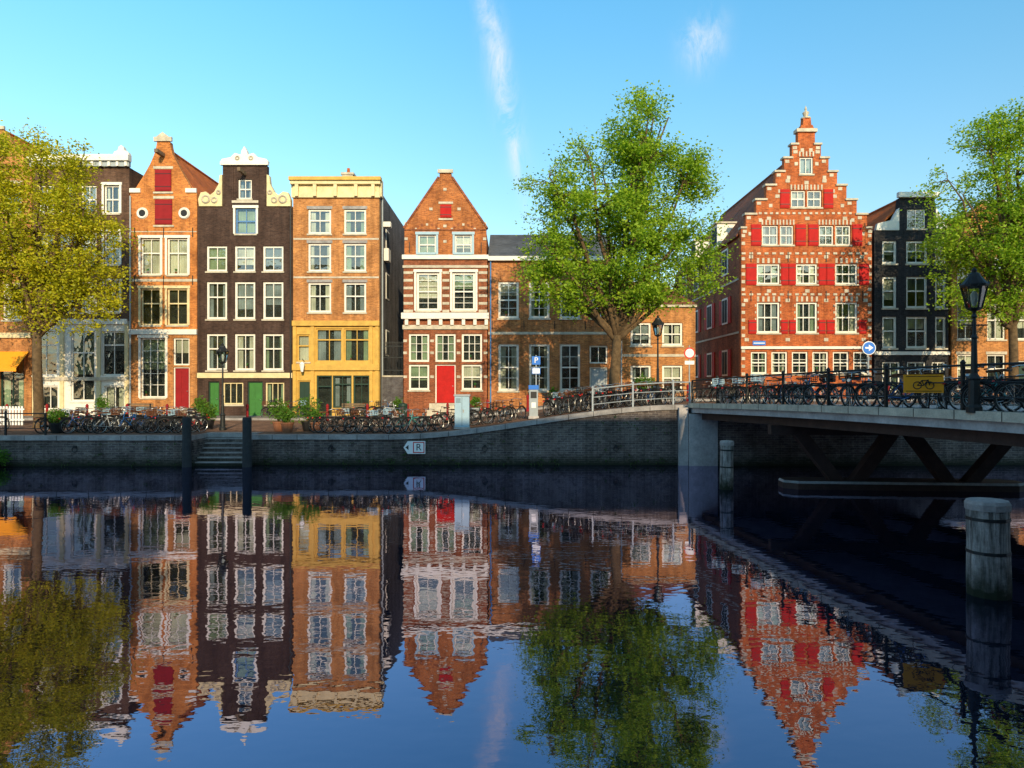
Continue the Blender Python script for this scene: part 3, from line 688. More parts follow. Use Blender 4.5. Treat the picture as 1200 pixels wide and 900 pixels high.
for y in (4.5, 10): 
    fl.box(xl-.1, xl+2.4, y, y+1.3, h.Z(270)-.2, h.Z(270)+1.5, 'white'); fl.box(xl-.12, xl-.09, y+.15, y+1.15, h.Z(270)+.1, h.Z(270)+1.3, 'room')
    fl.box(xl-.25, xl+2.8, y-.12, y+1.42, h.Z(270)+1.503, h.Z(270)+1.62, 'stone')
h.finish()

# ---- black house
h = px_house('black_canal_house', 1024, 1112, 42.0)
h.w(1063, 1085, 245, 268, cols=2, rows=(.5,), cur=.3)
for a, b in ((1034, 1051), (1062, 1087), (1096, 1109)):
    for t, bt in ((282, 309), (324, 361), (371, 408)): h.w(a, b, t, bt, cols=2 if b-a > 20 else 1, rows=(.55,), cur=.8, fw=.13)
for a, b in ((1034, 1055), (1063, 1085), (1092, 1108)): h.w(a, b, 424, 458, cols=2, rows=(.5,), cur=.3)
h.wallpx([(1024.5, 500), (1111.5, 500), (1111.5, 268), (1105, 262), (1098, 252), (1095, 232), (1054, 232), (1052, 252), (1044, 262), (1024.5, 270)], 'black')
h.body(h.X(1024.5), h.X(1111.5), BASE, h.Z(272), 13, 'redbrown', zr=h.Z(228), roof='rtile', over=.02)
h.band(1051, 1098, 232, 226, 'white', .25, 'cornice')
h.p('scrolls').prism([(h.X(a), h.Z(b)) for a, b in ((1026, 270), (1053, 270), (1053, 244), (1049, 250), (1045, 258), (1036, 260), (1028, 262))], -.08, .2, 'white')
h.p('scrolls').prism([(h.X(a), h.Z(b)) for a, b in ((1096, 270), (1111, 270), (1111, 263), (1104, 260), (1100, 250), (1096, 244))], -.08, .2, 'white')
h.chimney(h.X(1033), 5, h.Z(262), h.Z(226), .7)
h.band(1024, 1112, 416, 412, 'white', .1)
h.finish()

# ---- generic houses
def townhouse(name, x, y, w, zt, rot, wall, nc, nr, kind, roof='btile', zb=1.0, z1=2.4, rise=3):
    h = House(name, 0, 42, (x, y, 0), rot); hw = w/2
    sh = (zt-z1-.8)/nr
    for r in range(nr):
        for c in range(nc):
            xc = -hw+w*(c+.5)/nc; ww = min(1.25, w/nc*.62)
            if r == 0 and c == nc-1: h.panel(xc-.55, xc+.55, z1-.5, z1+1.9, R.choice(['dkgreen', 'dkred', 'blackp'])); continue
            h.win(xc-ww/2, xc+ww/2, z1+sh*r+.2, z1+sh*r+sh*.76, cols=2, rows=(.58,), lintel=R.choice([None, 'stone']))
    if kind == 'gable':
        h.wall([(-hw, zb), (hw, zb), (hw, zt), (hw*.35, zt+rise), (-hw*.35, zt+rise), (-hw, zt)], wall)
        h.bx('gable_cap', 'white', -hw*.35-.1, hw*.35+.1, zt+rise, zt+rise+.15, .12, .4)
        h.body(-hw, hw, zb, zt, 12, wall, zr=zt+rise, roof=roof)
    else:
        h.wall([(-hw, zb), (hw, zb), (hw, zt), (-hw, zt)], wall); h.body(-hw, hw, zb, zt, 12, wall)
        h.bx('cornice', 'white', -hw-.05, hw+.05, zt, zt+.35, .35, .5); h.bx('cornice', 'cream', -hw, hw, zt-.4, zt-.003, .12, .02)
    h.finish()
townhouse('brick_canal_house', 29.8, 42.0, 5.5, 13.0, 0, 'tan', 3, 3, 'gable', 'rtile', z1=3.2, rise=1.8)
townhouse('brick_canal_house', 35.4, 42.1, 5.6, 11.5, 0, 'redbrown', 3, 3, 'gable', 'rtile', z1=3.2)
xx = 38.3
for w_, zt, wl, kd in ((6, 14, 'dark', 'flat'), (6.5, 13, 'orange', 'gable'), (6, 15, 'wing', 'flat'), (7, 13, 'dark2', 'gable')):
    townhouse('brick_canal_house', xx+w_/2, 42, w_-.05, zt, 0, wl, 3, 4, kd, 'rtile', z1=2.3); xx += w_
xx = -34.8
for w_, zt, wl, kd in ((6, 14.5, 'redbrown', 'flat'), (6.5, 13, 'dark', 'gable'), (6, 15, 'tan', 'flat'), (7, 13, 'dark2', 'gable')):
    townhouse('brick_canal_house', xx-w_/2, 42, w_-.05, zt, 0, wl, 3, 4, kd, 'rtile', z1=2.3); xx -= w_
xx = -62  # unseen house row behind the camera, added and sized to shade the quay
while xx < 78:
    w_ = R.uniform(5.5, 7.5); kd = 'flat' if R.random() < .8 else 'gable'
    zt = R.uniform(18.9, 19.9) if kd == 'flat' else R.uniform(17.6, 18.2)
    townhouse('shading_canal_house', xx+w_/2, -14, w_-.05, zt, math.pi, R.choice(['dark', 'tan', 'redbrown', 'wing', 'dark2']), 3, 5, kd, z1=2.4); xx += w_

# ------------------------------------------------------------------ ground, quay, water
NX0, NX1 = -13.95, -11.55
def qy(X):
    if X < NX0: return 29.75
    if X < NX1: return 31.3
    return 30.25
xs = [-500, -200, -90, -60]+[-45+i*1.0 for i in range(31)]+[NX0-.0005, NX0+.0005, -13, -12.3, NX1-.0005, NX1+.0005]+[-11+i*.5 for i in range(140)]+[60, 90, 200, 500]
ys = [30.3, 33, 36, 38.9, 42, 45, 60, 100, 250, 1500]
g = MB(); nv = len(ys); vs = []; fs = []
for X in xs:
    for j, Y in enumerate(ys):
        y = qy(X) if j == 0 else Y; vs.append((X, y, gz(X, y)))
for i in range(len(xs)-1):
    for j in range(nv-1): a = i*nv+j; fs.append((a, a+nv, a+nv+1, a+1))
g.add(vs, fs, 'paver'); single(g, 'street_ground')
g = MB(); n = len(xs); vs = []
for X in xs: vs += [(X, qy(X), gz(X, qy(X))-.19), (X, qy(X)-.05, -1.5)]
g.add(vs, [(2*i, 2*i+1, 2*i+3, 2*i+2) for i in range(n-1)], 'quay'); single(g, 'quay_wall')
g = MB(); vs = []
for X in xs:
    q = qy(X); z = gz(X, q); vs += [(X, q-.08, z-.19), (X, q-.08, z+.02), (X, q+.45, z+.02), (X, q+.45, z-.19)]
fs = []
for i in range(n-1):
    for k in range(4): a = i*4; fs.append((a+k, a+(k+1) % 4, a+4+(k+1) % 4, a+4+k))
g.add(vs, fs, 'granite'); x = -44.0
while x < 40:
    if not (NX0-.2 < x < NX1+.2): q = qy(x); z = gz(x, q); g.box(x-.012, x+.012, q-.083, q+.44, z-.188, z+.023, 'blackp')
    x += R.choice([1.1, 1.25, 1.4])
single(g, 'quay_coping_stones')
g = MB()
for i in range(240):
    x = R.uniform(-32, 7)
    if NX0-.3 < x < NX1+.3: continue
    q = qy(x)-.06; z = R.choice([R.uniform(.05, .3), R.uniform(.2, gz(x, q)-.25)])
    for k in range(4): a = R.uniform(-.12, .12); g.add([(x+a, q+.02, z), (x+a+.05, q+.01, z), (x+a+R.uniform(-.05, .1), q-.08, z+R.uniform(-.12, .12))], [(0, 1, 2)], 'moss')
single(g, 'wall_moss')
for x in (-27, -19, -8, -1.2, 4.6):
    g = MB(); g.torus((0, -.04, -.12), .11, .018, 'iron', 14, 5); g.box(-.05, .05, -.06, .04, -.05, .05, 'iron'); single(g, 'mooring_ring', (x, qy(x)-.06, .85))
g = MB(); xs2 = [x for x in xs if -61 < x < 91]; vs = []; fs = []
for X in xs2:
    z = gz(X, 39.6); z2 = gz(X, 42)
    vs += [(X, 39.6, z-.05), (X, 39.6, z+.12), (X, 39.8, z+.12), (X, 42.4, z2+.12)]
m2 = len(xs2)
g.add(vs, [(4*i+k, 4*i+4+k, 4*i+5+k, 4*i+1+k) for i in range(m2-1) for k in (0, 1)], 'granite')
g.add(vs, [(4*i+2, 4*i+6, 4*i+7, 4*i+3) for i in range(m2-1)], 'walk'); single(g, 'sidewalk')
g = MB(); g.add([(-500, .3, 1.7), (500, .3, 1.7), (500, -1500, 1.7), (-500, -1500, 1.7)], [(0, 3, 2, 1)], 'paver'); single(g, 'near_bank_ground')
g = MB(); g.box(-500, 500, .302, .5, -1.5, 1.5, 'quay'); g.box(-500, 500, 0, .56, 1.502, 1.72, 'granite'); single(g, 'near_quay_wall')
g = MB(); g.add([(-500, .4, 0), (500, .4, 0), (500, 32, 0), (-500, 32, 0)], [(0, 1, 2, 3)], 'water'); single(g, 'canal_water')
g = MB(); g.add([(-500, .4, -1.4), (500, .4, -1.4), (500, 32, -1.4), (-500, 32, -1.4)], [(0, 1, 2, 3)], 'quay'); single(g, 'canal_bed')
g = MB()
for i in range(7):
    z = 1.32-.19*(i+1); y = 31.3-.24*i; g.box(NX0+.02, NX1-.02, y-.26, y, -1.2, z-.05, 'quay'); g.box(NX0+.02, NX1-.02, y-.28, y+.01, z-.049, z, 'granite')
for X in (NX0, NX1): g.box(X-.1, X+.1, 29.7, 31.3, -1.2, 1.1, 'quay')
single(g, 'quay_steps')
def post(name, x, y, r, z1, mat, cap=None, tilt=0):
    g = MB(); n = 12
    g.lathe((0, 0, 0), [(r*1.0, -1.2), (r*1.03, .3), (r*.98, z1*.6), (r, z1-.1), (r*.9, z1)], mat, n)
    if cap:
        g.lathe((0, 0, z1-.14), [(r*1.05, 0), (r*1.06, .1), (r*.97, .15), (r*.2, .17)], cap, n)
        for k in (.45, .8): g.lathe((0, 0, z1*k), [(r*1.03, 0), (r*1.03, .05)], 'iron', n)
    return single(g, name, (x, y, 0), (0, tilt, 0))
post('mooring_post', NX0-.1, 29.5, .19, 2.15, 'wooddark'); post('mooring_post', NX1+.1, 29.5, .19, 2.15, 'wooddark')
post('mooring_pile', 7.22, 23.0, .22, 1.62, 'wood', 'granite', .012); post('mooring_pile', 7.85, 11.24, .31, 1.55, 'wood', 'granite', -.015)
post('mooring_pile', -32.0, 27.5, .2, 1.5, 'wooddark')

# ------------------------------------------------------------------ bridge
br = empty('canal_bridge', (0, 0, 0))
def bxl(Y): return 7.9+(30.2-Y)*.14
BW = 9.6
def bz_(Y): t = (Y-.3)/(30.0); return 2.68+.17*math.sin(math.pi*min(1, max(0, t)))
Ys = [0.3+i*(30.2-.3)/24 for i in range(25)]
g = MB(); vs = []
for Y in Ys:
    x = bxl(Y); z = bz_(Y); vs += [(x, Y, z-.36), (x-.0, Y, z), (x+BW, Y, z), (x+BW, Y, z-.36)]
g.add(vs, [(4*i+k, 4*i+(k+1) % 4, 4*i+4+(k+1) % 4, 4*i+4+k) for i in range(24) for k in range(4)]+[(0, 1, 2, 3)], 'concrete')
put('deck', g.mesh('deck'), parent=br)
g = MB()
for off0, off1 in ((-.12, .28), (BW-.28, BW+.12)):
    vs = []
    for Y in Ys:
        x = bxl(Y); z = bz_(Y); vs += [(x+off0, Y, z-.14), (x+off0, Y, z+.06), (x+off1, Y, z+.06), (x+off1, Y, z-.14)]
    g.add(vs, [(4*i+k, 4*i+(k+1) % 4, 4*i+4+(k+1) % 4, 4*i+4+k) for i in range(24) for k in range(4)], 'stone')
    for Y in Ys: x = bxl(Y); z = bz_(Y); g.box(x+off0-.003, x+off1, Y-.012, Y+.012, z-.138, z+.063, 'blackp')
put('edge_stones', g.mesh('edge_stones'), parent=br)
g = MB()
for off in (.5, 3.3, 6.2, 9.0):
    vs = []
    for Y in Ys:
        x = bxl(Y)+off; z = bz_(Y)-.362; vs += [(x-.14, Y, z-.3), (x-.14, Y, z), (x+.14, Y, z), (x+.14, Y, z-.3)]
    g.add(vs, [(4*i+k, 4*i+(k+1) % 4, 4*i+4+(k+1) % 4, 4*i+4+k) for i in range(24) for k in range(4)], 'girder')
put('girders', g.mesh('girders'), parent=br)
def pier(Yp):
    g = MB(); x0 = bxl(Yp)+.9
    T = Matrix.Translation((x0, Yp, 0)) @ Matrix.Rotation(math.radians(-5), 4, 'Z')
    pts = [(0-.1, -.5), (6.9, -.5), (7.3, -.2), (7.3, .4), (6.9, .75), (-.1, .75), (-.5, .4), (-.5, -.2)]
    n = 8; vs = [T @ Vector((a, b, -1.5)) for a, b in pts]+[T @ Vector((a, b, .2)) for a, b in pts]+[T @ Vector((a*.99+.03, b*.9, .28)) for a, b in pts]
    g.add(vs, [(i, (i+1) % n, (i+1) % n+n, i+n) for i in range(n)]+[tuple(range(2*n, 3*n))], 'girder')
    g.add(vs, [(i+n, (i+1) % n+n, (i+1) % n+2*n, i+2*n) for i in range(n)], 'granite')
    g.box(-.9, 8.1, -.2, .2, 1.82, 2.14, 'girder', T)
    for xa, xb in ((.1, 1.3), (3.05, 1.95), (3.75, 4.9), (6.9, 5.6)):
        w_ = .24
        vs = [(xa-w_, -.22, 1.84), (xa+w_, -.22, 1.84), (xa+w_, .18, 1.84), (xa-w_, .18, 1.84), (xb-w_, -.22, .25), (xb+w_, -.22, .25), (xb+w_, .18, .25), (xb-w_, .18, .25)]
        g.add([T @ Vector(v) for v in vs], [(0, 1, 2, 3), (4, 7, 6, 5), (0, 4, 5, 1), (1, 5, 6, 2), (2, 6, 7, 3), (3, 7, 4, 0)], 'girder')
    put('pier', g.mesh('pier'), parent=br)
pier(23.4); pier(7.5)
g = MB(); g.box(7.75, 18.5, 29.9, 30.6, -1.4, 2.3, 'quay'); g.box(7.35, 7.75, 30.0, 31, -1.4, 2.55, 'concrete'); g.box(7.75, 9.0, 29.85, 29.9, -1.4, 2.28, 'concrete'); g.box(10.8, 22, .5, 1.0, -1.4, 2.26, 'concrete'); put('abutments', g.mesh('abutments'), parent=br)
g = MB(); g.add([(bxl(.3), .3, 2.68), (bxl(.3)+BW, .3, 2.68), (bxl(.3)+BW+1, -8, 1.704), (bxl(.3)-1, -8, 1.704), (bxl(.3), .3, 1.5), (bxl(.3)+BW, .3, 1.5)], [(0, 3, 2, 1), (0, 4, 3), (1, 2, 5)], 'paver'); put('ramp', g.mesh('ramp'), parent=br)

def railing(name, pts, h=1.0, mat='iron', step=1.9, bars=False):
    g = MB(); pts = [Vector(p) for p in pts]
    for z in (h, h*.62, h*.3): g.tube([p+Vector((0, 0, z)) for p in pts], .03 if z == h else .018, mat, 6)
    for a, b in zip(pts[:-1], pts[1:]):
        d = (b-a).length; k = max(1, round(d/step))
        for i in range(k): 
            p = a.lerp(b, i/k); g.box(p.x-.035, p.x+.035, p.y-.035, p.y+.035, p.z-.02, p.z+h+.02, mat); g.lathe((p.x, p.y, p.z+h+.02), [(.05, 0), (.06, .05), (.02, .11)], mat, 8)
    p = pts[-1]; g.box(p.x-.035, p.x+.035, p.y-.035, p.y+.035, p.z-.02, p.z+h+.02, mat)
    return single(g, name)
railing('bridge_railing', [(bxl(Y)+.08, Y, bz_(Y)+.06) for Y in Ys[::2]], 1.0)
railing('bridge_railing', [(bxl(Y)+BW-.08, Y, bz_(Y)+.06) for Y in Ys[::2]], 1.0)
railing('quay_railing', [(x, 30.5, gz(x, 30.5)+.02) for x in (3.6, 5.4, 7.2, 7.95)], 1.0, 'greyp')
railing('quay_railing', [(x, 30.0, gz(x, 30)+.02) for x in (-32, -28, -24, -20.5)], .95)
railing('quay_railing', [(x, 30.5, gz(x, 30.5)+.02) for x in (17.6, 22, 26, 30)], 1.0)

# ------------------------------------------------------------------ trees
def tree(name, X, Y, trunk_r, zf, blobs, ncl, nleaf, lmat, seed, lean=0, lsize=.15, spread=.42):
    rr = random.Random(seed); nr = np.random.default_rng(seed)
    z0 = gz(X, Y)-.1; e = empty(name, (X, Y, z0))
    g = MB(); fork = Vector((lean, 0, zf-z0))
    g.tube([(0, 0, 0), (lean*.1, 0, .25), (lean*.25, .03, 1.2), (lean*.7, -.03, (zf-z0)*.65), fork], [trunk_r*1.45, trunk_r*1.08, trunk_r, trunk_r*.9, trunk_r*.85], 'bark', 10)
    B_ = [(Vector((b[0]-X, b[1]-Y, b[2]-z0)), b[3], b[4], b[5]) for b in blobs]
    tot = [b[1]*b[2]*b[3] for b in B_]
    nodes = [(fork, trunk_r*.7)]
    for c, rx, ry, rz in B_:
        for t in range(2):
            tgt = c+Vector((rr.uniform(-.4, .4)*rx, rr.uniform(-.5, .5)*ry, rr.uniform(-.2, .4)*rz))
            pts = [fork+Vector((0, 0, -.3*t))]; K = 6; start = pts[0]
            for i in range(1, K+1):
                q = i/K; p = start.lerp(tgt, q); p.z += math.sin(q*math.pi)*.1*(tgt-start).length*rr.uniform(.2, 1)
                p += Vector((rr.uniform(-.18, .18), rr.uniform(-.18, .18), rr.uniform(-.1, .1))); pts.append(p)
            rad = [trunk_r*.55*(1-.8*i/K) for i in range(K+1)]
            g.tube(pts, rad, 'bark', 6)
            nodes += [(p, r) for p, r in zip(pts[2:], rad[2:])]
    cl = []; ph = [rr.uniform(0, 6) for _ in range(6)]
    while len(cl) < ncl:
        c, rx, ry, rz = rr.choices(B_, tot)[0]
        d = Vector((rr.gauss(0, 1), rr.gauss(0, 1), rr.gauss(0, 1))).normalized()*(rr.random()**.42)
        p = c+Vector((d.x*rx, d.y*ry, d.z*rz))
        f = math.sin(p.x*1.7+ph[0])+math.sin(p.z*1.9+ph[1]+p.x*.6)+math.sin(p.y*1.5+ph[2]-p.z*.5)
        if f < -.7 and rr.random() < .82: continue
        cl.append(p)
    for p in cl:
        q, r = min(nodes, key=lambda n_: (n_[0]-p).length)
        m = q.lerp(p, .5)+Vector((rr.uniform(-.15, .15), rr.uniform(-.15, .15), rr.uniform(0, .25)))
        g.tube([q, m, p], [min(.035, r*.6), .018, .007], 'bark', 4, False)
    put('trunk_and_branches', g.mesh('trunk_and_branches', True), parent=e)
    C_ = np.array([tuple(p) for p in cl]); N = ncl*nleaf
    cen = np.repeat(C_, nleaf, 0)+nr.normal(0, 1, (N, 3))*np.array([spread, spread, spread*.7])*np.repeat(nr.uniform(.45, 1.2, (ncl, 1)), nleaf, 0)
    u = nr.normal(0, 1, (N, 3)); u[:, 2] *= .6; u /= np.linalg.norm(u, axis=1)[:, None]
    w = np.cross(u, nr.normal(0, 1, (N, 3))+np.array([0, 0, .6])); w /= np.linalg.norm(w, axis=1)[:, None]
    s = nr.uniform(.6, 1.25, (N, 1))*lsize
    V = np.stack([cen-u*s*.5, cen+w*s*.3-u*s*.05, cen+u*s*.55, cen-w*s*.3-u*s*.05], 1).reshape(-1, 3)
    me = bpy.data.meshes.new('foliage'); me.vertices.add(N*4); me.vertices.foreach_set('co', V.ravel())
    me.loops.add(N*4); me.loops.foreach_set('vertex_index', np.arange(N*4)); me.polygons.add(N)
    me.polygons.foreach_set('loop_start', np.arange(0, N*4, 4)); me.materials.append(M[lmat]); me.update(calc_edges=True)
    put('foliage', me, parent=e)
def bl(Y, lst, sy=1.0):
    k = Y/F; o = []
    for it in lst:
        px, py, rx, ry = it[:4]; dy = it[4] if len(it) > 4 else 0
        o.append(((px-600)*k, Y+dy, HC+(HY-py)*k, rx*k, min(rx, ry)*k*sy*1.05, ry*k))
    return o
tree('elm_tree', 4.8, 32.5, .27, 5.9, bl(32.5, [(725, 280, 82, 85), (748, 160, 46, 50), (755, 195, 68, 50), (695, 195, 42, 38), (650, 280, 42, 62), (803, 270, 42, 80), (725, 345, 95, 32), (652, 215, 42, 32), (810, 205, 36, 40), (640, 330, 32, 30), (818, 330, 30, 30), (775, 145, 26, 30)]), 760, 84, 'leaf', 3, .2, .15, .36)
tree('elm_tree', -23.7, 34.2, .24, 6.2, bl(34.2, [(50, 290, 62, 80), (38, 200, 62, 44), (112, 325, 36, 42), (-30, 290, 55, 85), (60, 360, 84, 30), (100, 250, 38, 40), (120, 290, 30, 32), (-10, 200, 40, 40), (90, 195, 26, 26)]), 700, 74, 'leafy', 11, -.1, .15, .38)
tree('elm_tree', 26.2, 35.6, .24, 6.8, bl(35.6, [(1188, 270, 78, 85), (1180, 170, 52, 42), (1124, 285, 38, 60), (1240, 270, 60, 90), (1165, 350, 76, 36), (1116, 225, 30, 34), (1148, 180, 36, 34), (1200, 140, 36, 26)]), 720, 76, 'leaf', 21, -.1, .155, .38)

# ------------------------------------------------------------------ shrubs
def shrub(name, X, Y, z, r, hgt, seed, pot=True, n=900):
    nr = np.random.default_rng(seed); e = empty(name, (X, Y, z)); zb = .45 if pot else 0
    g = MB()
    if pot: g.lathe((0, 0, 0), [(.2, 0), (.28, .4), (.31, .41), (.31, .47), (.25, .47)], R.choice(['terracotta', 'blackp', 'greyp']), 12)
    for i in range(7): a = nr.uniform(0, 6.28); g.tube([(0, 0, max(0, zb-.1)), (math.cos(a)*r*.3, math.sin(a)*r*.3, zb+hgt*.4), (math.cos(a)*r*.6, math.sin(a)*r*.6, zb+hgt*.8)], [.02, .012, .004], 'bark', 4)
    put('pot_and_stems', g.mesh('pot_and_stems'), parent=e)
    d = nr.normal(0, 1, (n, 3)); d /= np.linalg.norm(d, axis=1)[:, None]; d *= nr.uniform(0.1, 1.1, (n, 1))**.6
    lum = 1+.35*np.sin(d[:, 0]*7+seed)[:, None]*np.cos(d[:, 2]*5+seed)[:, None]
    cen = d*np.array([r, r, hgt/2])*lum+np.array([0, 0, zb+hgt/2])
    u = nr.normal(0, 1, (n, 3)); u /= np.linalg.norm(u, axis=1)[:, None]; w = np.cross(u, nr.normal(0, 1, (n, 3))); w /= np.linalg.norm(w, axis=1)[:, None]
    s = nr.uniform(.06, .15, (n, 1)); V = np.stack([cen-u*s*.5, cen+w*s*.22, cen+u*s*.7, cen-w*s*.22], 1).reshape(-1, 3)
    me = bpy.data.meshes.new('leaves'); me.from_pydata(V.tolist(), [], [(4*i, 4*i+1, 4*i+2, 4*i+3) for i in range(n)]); me.materials.append(M['shrub'])
    put('leaves', me, parent=e)
for i, (x, y, r, hh) in enumerate(((-11.0, 32.2, .55, 1.1), (-10.4, 31.6, .4, .7), (-9.7, 32.4, .65, 1.2), (-9.1, 31.8, .35, .6), (-20.8, 31.2, .4, .7), (-17.9, 39.2, .4, .9), (6.6, 34.5, .5, 1.0), (7.2, 34.8, .4, .8), (-14.9, 33.5, .4, .8), (-27.5, 32, .5, 1.1), (-6.9, 41.2, .3, .8), (-2.2, 41.2, .3, .7), (-24.5, 40.8, .35, .9), (2.5, 41.2, .3, .7))):
    shrub('potted_shrub', x, y, gz(x, y), r, hh, i+5)
for i, (x, y, r, hh, z) in enumerate(((-23.2, 29.2, .8, 1.0, .1), (-22.3, 29.3, .6, .7, .1), (-24.6, 29.2, .9, 1.3, .1))): shrub('waterside_shrub', x, y, z, r, hh, i+50, False, 1500)

# ------------------------------------------------------------------ bicycles
def bike_mesh(col, basket, name, fender='blackp'):
    g = MB(); r = .335
    for cx in (-.53, .53):
        g.torus((cx, 0, r), r, .021, 'rubber', 24, 5); g.torus((cx, 0, r), r-.03, .01, 'chrome', 24, 4)
        for i in range(12):
            a = math.pi*2*i/12; g.tube([(cx, .02, r), (cx+math.cos(a)*(r-.03), 0, r+math.sin(a)*(r-.03))], .0035, 'chrome', 3, False)
        g.tube([(cx, -.05, r), (cx, .05, r)], .025, 'chrome', 6)
        a0 = .3 if cx < 0 else .5; g.torus((cx, 0, r), r+.045, .02, fender, 10, 4, a0, a0+2.4)
    bb = (-.08, 0, .29); st = (-.22, 0, .80); hd = (.33, 0, .88); hb = (.37, 0, .66)
    T = lambda a, b, rad=.017, m=col: g.tube([a, b], rad, m, 6)
    T(bb, st); T((-.2, 0, .72), hb) if basket != 1 else T((-.12, 0, .45), hb); T(bb, hb, .02); T((hd[0]-.02, 0, .93), hb, .02)
    for s in (-.05, .05): T((hb[0], s*.6, hb[2]), (.53, s, r), .013); T(bb, (-.53, s, r), .011); T((-.2, s*.5, .7), (-.53, s, r), .009)
    T(st, (-.25, 0, .93), .012, 'chrome'); T((.31, 0, .93), (.27, 0, 1.06), .012, 'chrome')
    g.tube([(.06, -.29, 1.03), (.2, -.27, 1.07), (.28, -.08, 1.06), (.28, .08, 1.06), (.2, .27, 1.07), (.06, .29, 1.03)], .012, 'chrome', 6)
    for s in (-1, 1): g.tube([(.0, s*.29, 1.02), (.09, s*.29, 1.035)], .02, 'leather', 6)
    g.add([(-.4, -.1, .95), (-.4, .1, .95), (-.2, .05, .96), (-.08, .02, .95), (-.08, -.02, .95), (-.2, -.05, .96), (-.38, -.09, .9), (-.38, .09, .9), (-.2, .03, .91), (-.09, 0, .92), (-.2, -.03, .91)],
          [(0, 5, 4, 3, 2, 1), (0, 1, 7, 6), (1, 2, 8, 7), (2, 3, 9, 8), (4, 5, 10, 9), (3, 4, 9), (5, 0, 6, 10), (6, 7, 8, 9, 10)], 'leather')
    g.torus((-.08, .06, .29), .085, .012, 'blackp', 12, 4); g.box(-.56, -.02, .045, .075, .25, .36, fender)
    for s in (-1, 1): g.box(-.12+s*.14, -.03+s*.14, s*.12-.04, s*.12+.04, .27+s*.03, .295+s*.03, 'rubber'); T((-.08, s*.09, .29), (-.075+s*.14, s*.09, .283+s*.03), .01, 'chrome')
    for s in (-.06, .06): T((-.28, s, .72), (-.85, s, .74), .008, 'blackp'); T((-.8, s, .73), (-.53, s*1.1, .34), .006, 'blackp')
    for x in (-.4, -.55, -.7, -.84): T((x, -.06, .735), (x, .06, .735), .007, 'blackp')
    g.tube([(.4, 0, .82), (.47, 0, .82)], [.045, .05], 'chrome', 8); g.box(-.91, -.87, -.03, .03, .66, .71, 'signred')
    if basket:
        m = {1: 'leather', 2: 'blackp', 3: 'bluegrey'}[basket]
        for z in (.86, .93, 1.0, 1.07):
            g.tube([(.4, -.19, z), (.72, -.19, z), (.72, .19, z), (.4, .19, z), (.4, -.19, z)], .014, m, 4)
        for x, y in ((.4, -.19), (.72, -.19), (.72, .19), (.4, .19), (.56, -.19), (.56, .19), (.72, 0)): g.tube([(x, y, .84), (x, y, 1.08)], .012, m, 4)
        g.box(.4, .72, -.19, .19, .83, .85, m)
    g.tube([(-.2, .08, .27), (-.3, .2, .02)], .009, 'chrome', 4)
    return g.mesh(name, False)
BM = [bike_mesh(*a) for a in (('blackp', 0, 'bicycle'), ('blackp', 2, 'bicycle'), ('bk_blue', 0, 'bicycle'), ('bk_red', 1, 'bicycle'), ('bk_teal', 0, 'bicycle'), ('blackp', 1, 'bicycle'), ('bk_white', 0, 'bicycle'), ('blackp', 3, 'bicycle'))]
BWt = [6, 4, 2, 1.5, 1.2, 3, 1.2, 1.5]
def bike(x, y, z, yaw, me=None):
    s = R.uniform(.95, 1.05); put('bicycle', me or R.choices(BM, BWt)[0], (x, y, z), (math.radians(R.uniform(-8, 8)), 0, math.radians(yaw)), scale=(s, s, s))
def bikerow(x0, x1, y, n, yaw, jit=25, yj=.25):
    for i in range(n):
        x = x0+(x1-x0)*(i+R.uniform(.2, .8))/n; yy = y+R.uniform(-yj, yj); bike(x, yy, gz(x, yy), yaw+R.uniform(-jit, jit)+(180 if R.random() < .4 else 0))
bikerow(-21.3, -14.6, 31.6, 20, 40, 28); bikerow(-20.5, -15.5, 33.2, 12, 30, 35)
bikerow(-8.8, -3.6, 31.6, 14, 35, 30); bikerow(-3.4, 0.4, 32.3, 8, 40, 30)
bikerow(-30, -24.5, 32.5, 10, 50, 25); bikerow(1.7, 7.4, 31.7, 18, 40, 30); bikerow(2, 9, 34.2, 12, 50, 30)
bikerow(-14.5, -12.5, 40.6, 3, 5, 8); bikerow(-9, -7, 40.9, 3, 5, 8); bikerow(19, 27, 33.4, 14, 40, 30); bikerow(10, 17, 36.5, 12, 45, 30)
n = 46
for i in range(n):
    Y = 29.3-(29.3-5)*(i+R.uniform(.2, .8))/n; x = bxl(Y)+R.uniform(.55, 1.05); bike(x, Y, bz_(Y)+.004, R.choice([96, -84])+R.choice([-1, 1])*R.uniform(15, 65))
for i in range(26):
    Y = 29.0-(29.0-10)*(i+R.uniform(.2, .8))/26; x = bxl(Y)+BW-R.uniform(.6, 1.0); bike(x, Y, bz_(Y)+.004, R.choice([96, -84])+R.choice([-1, 1])*R.uniform(15, 50))

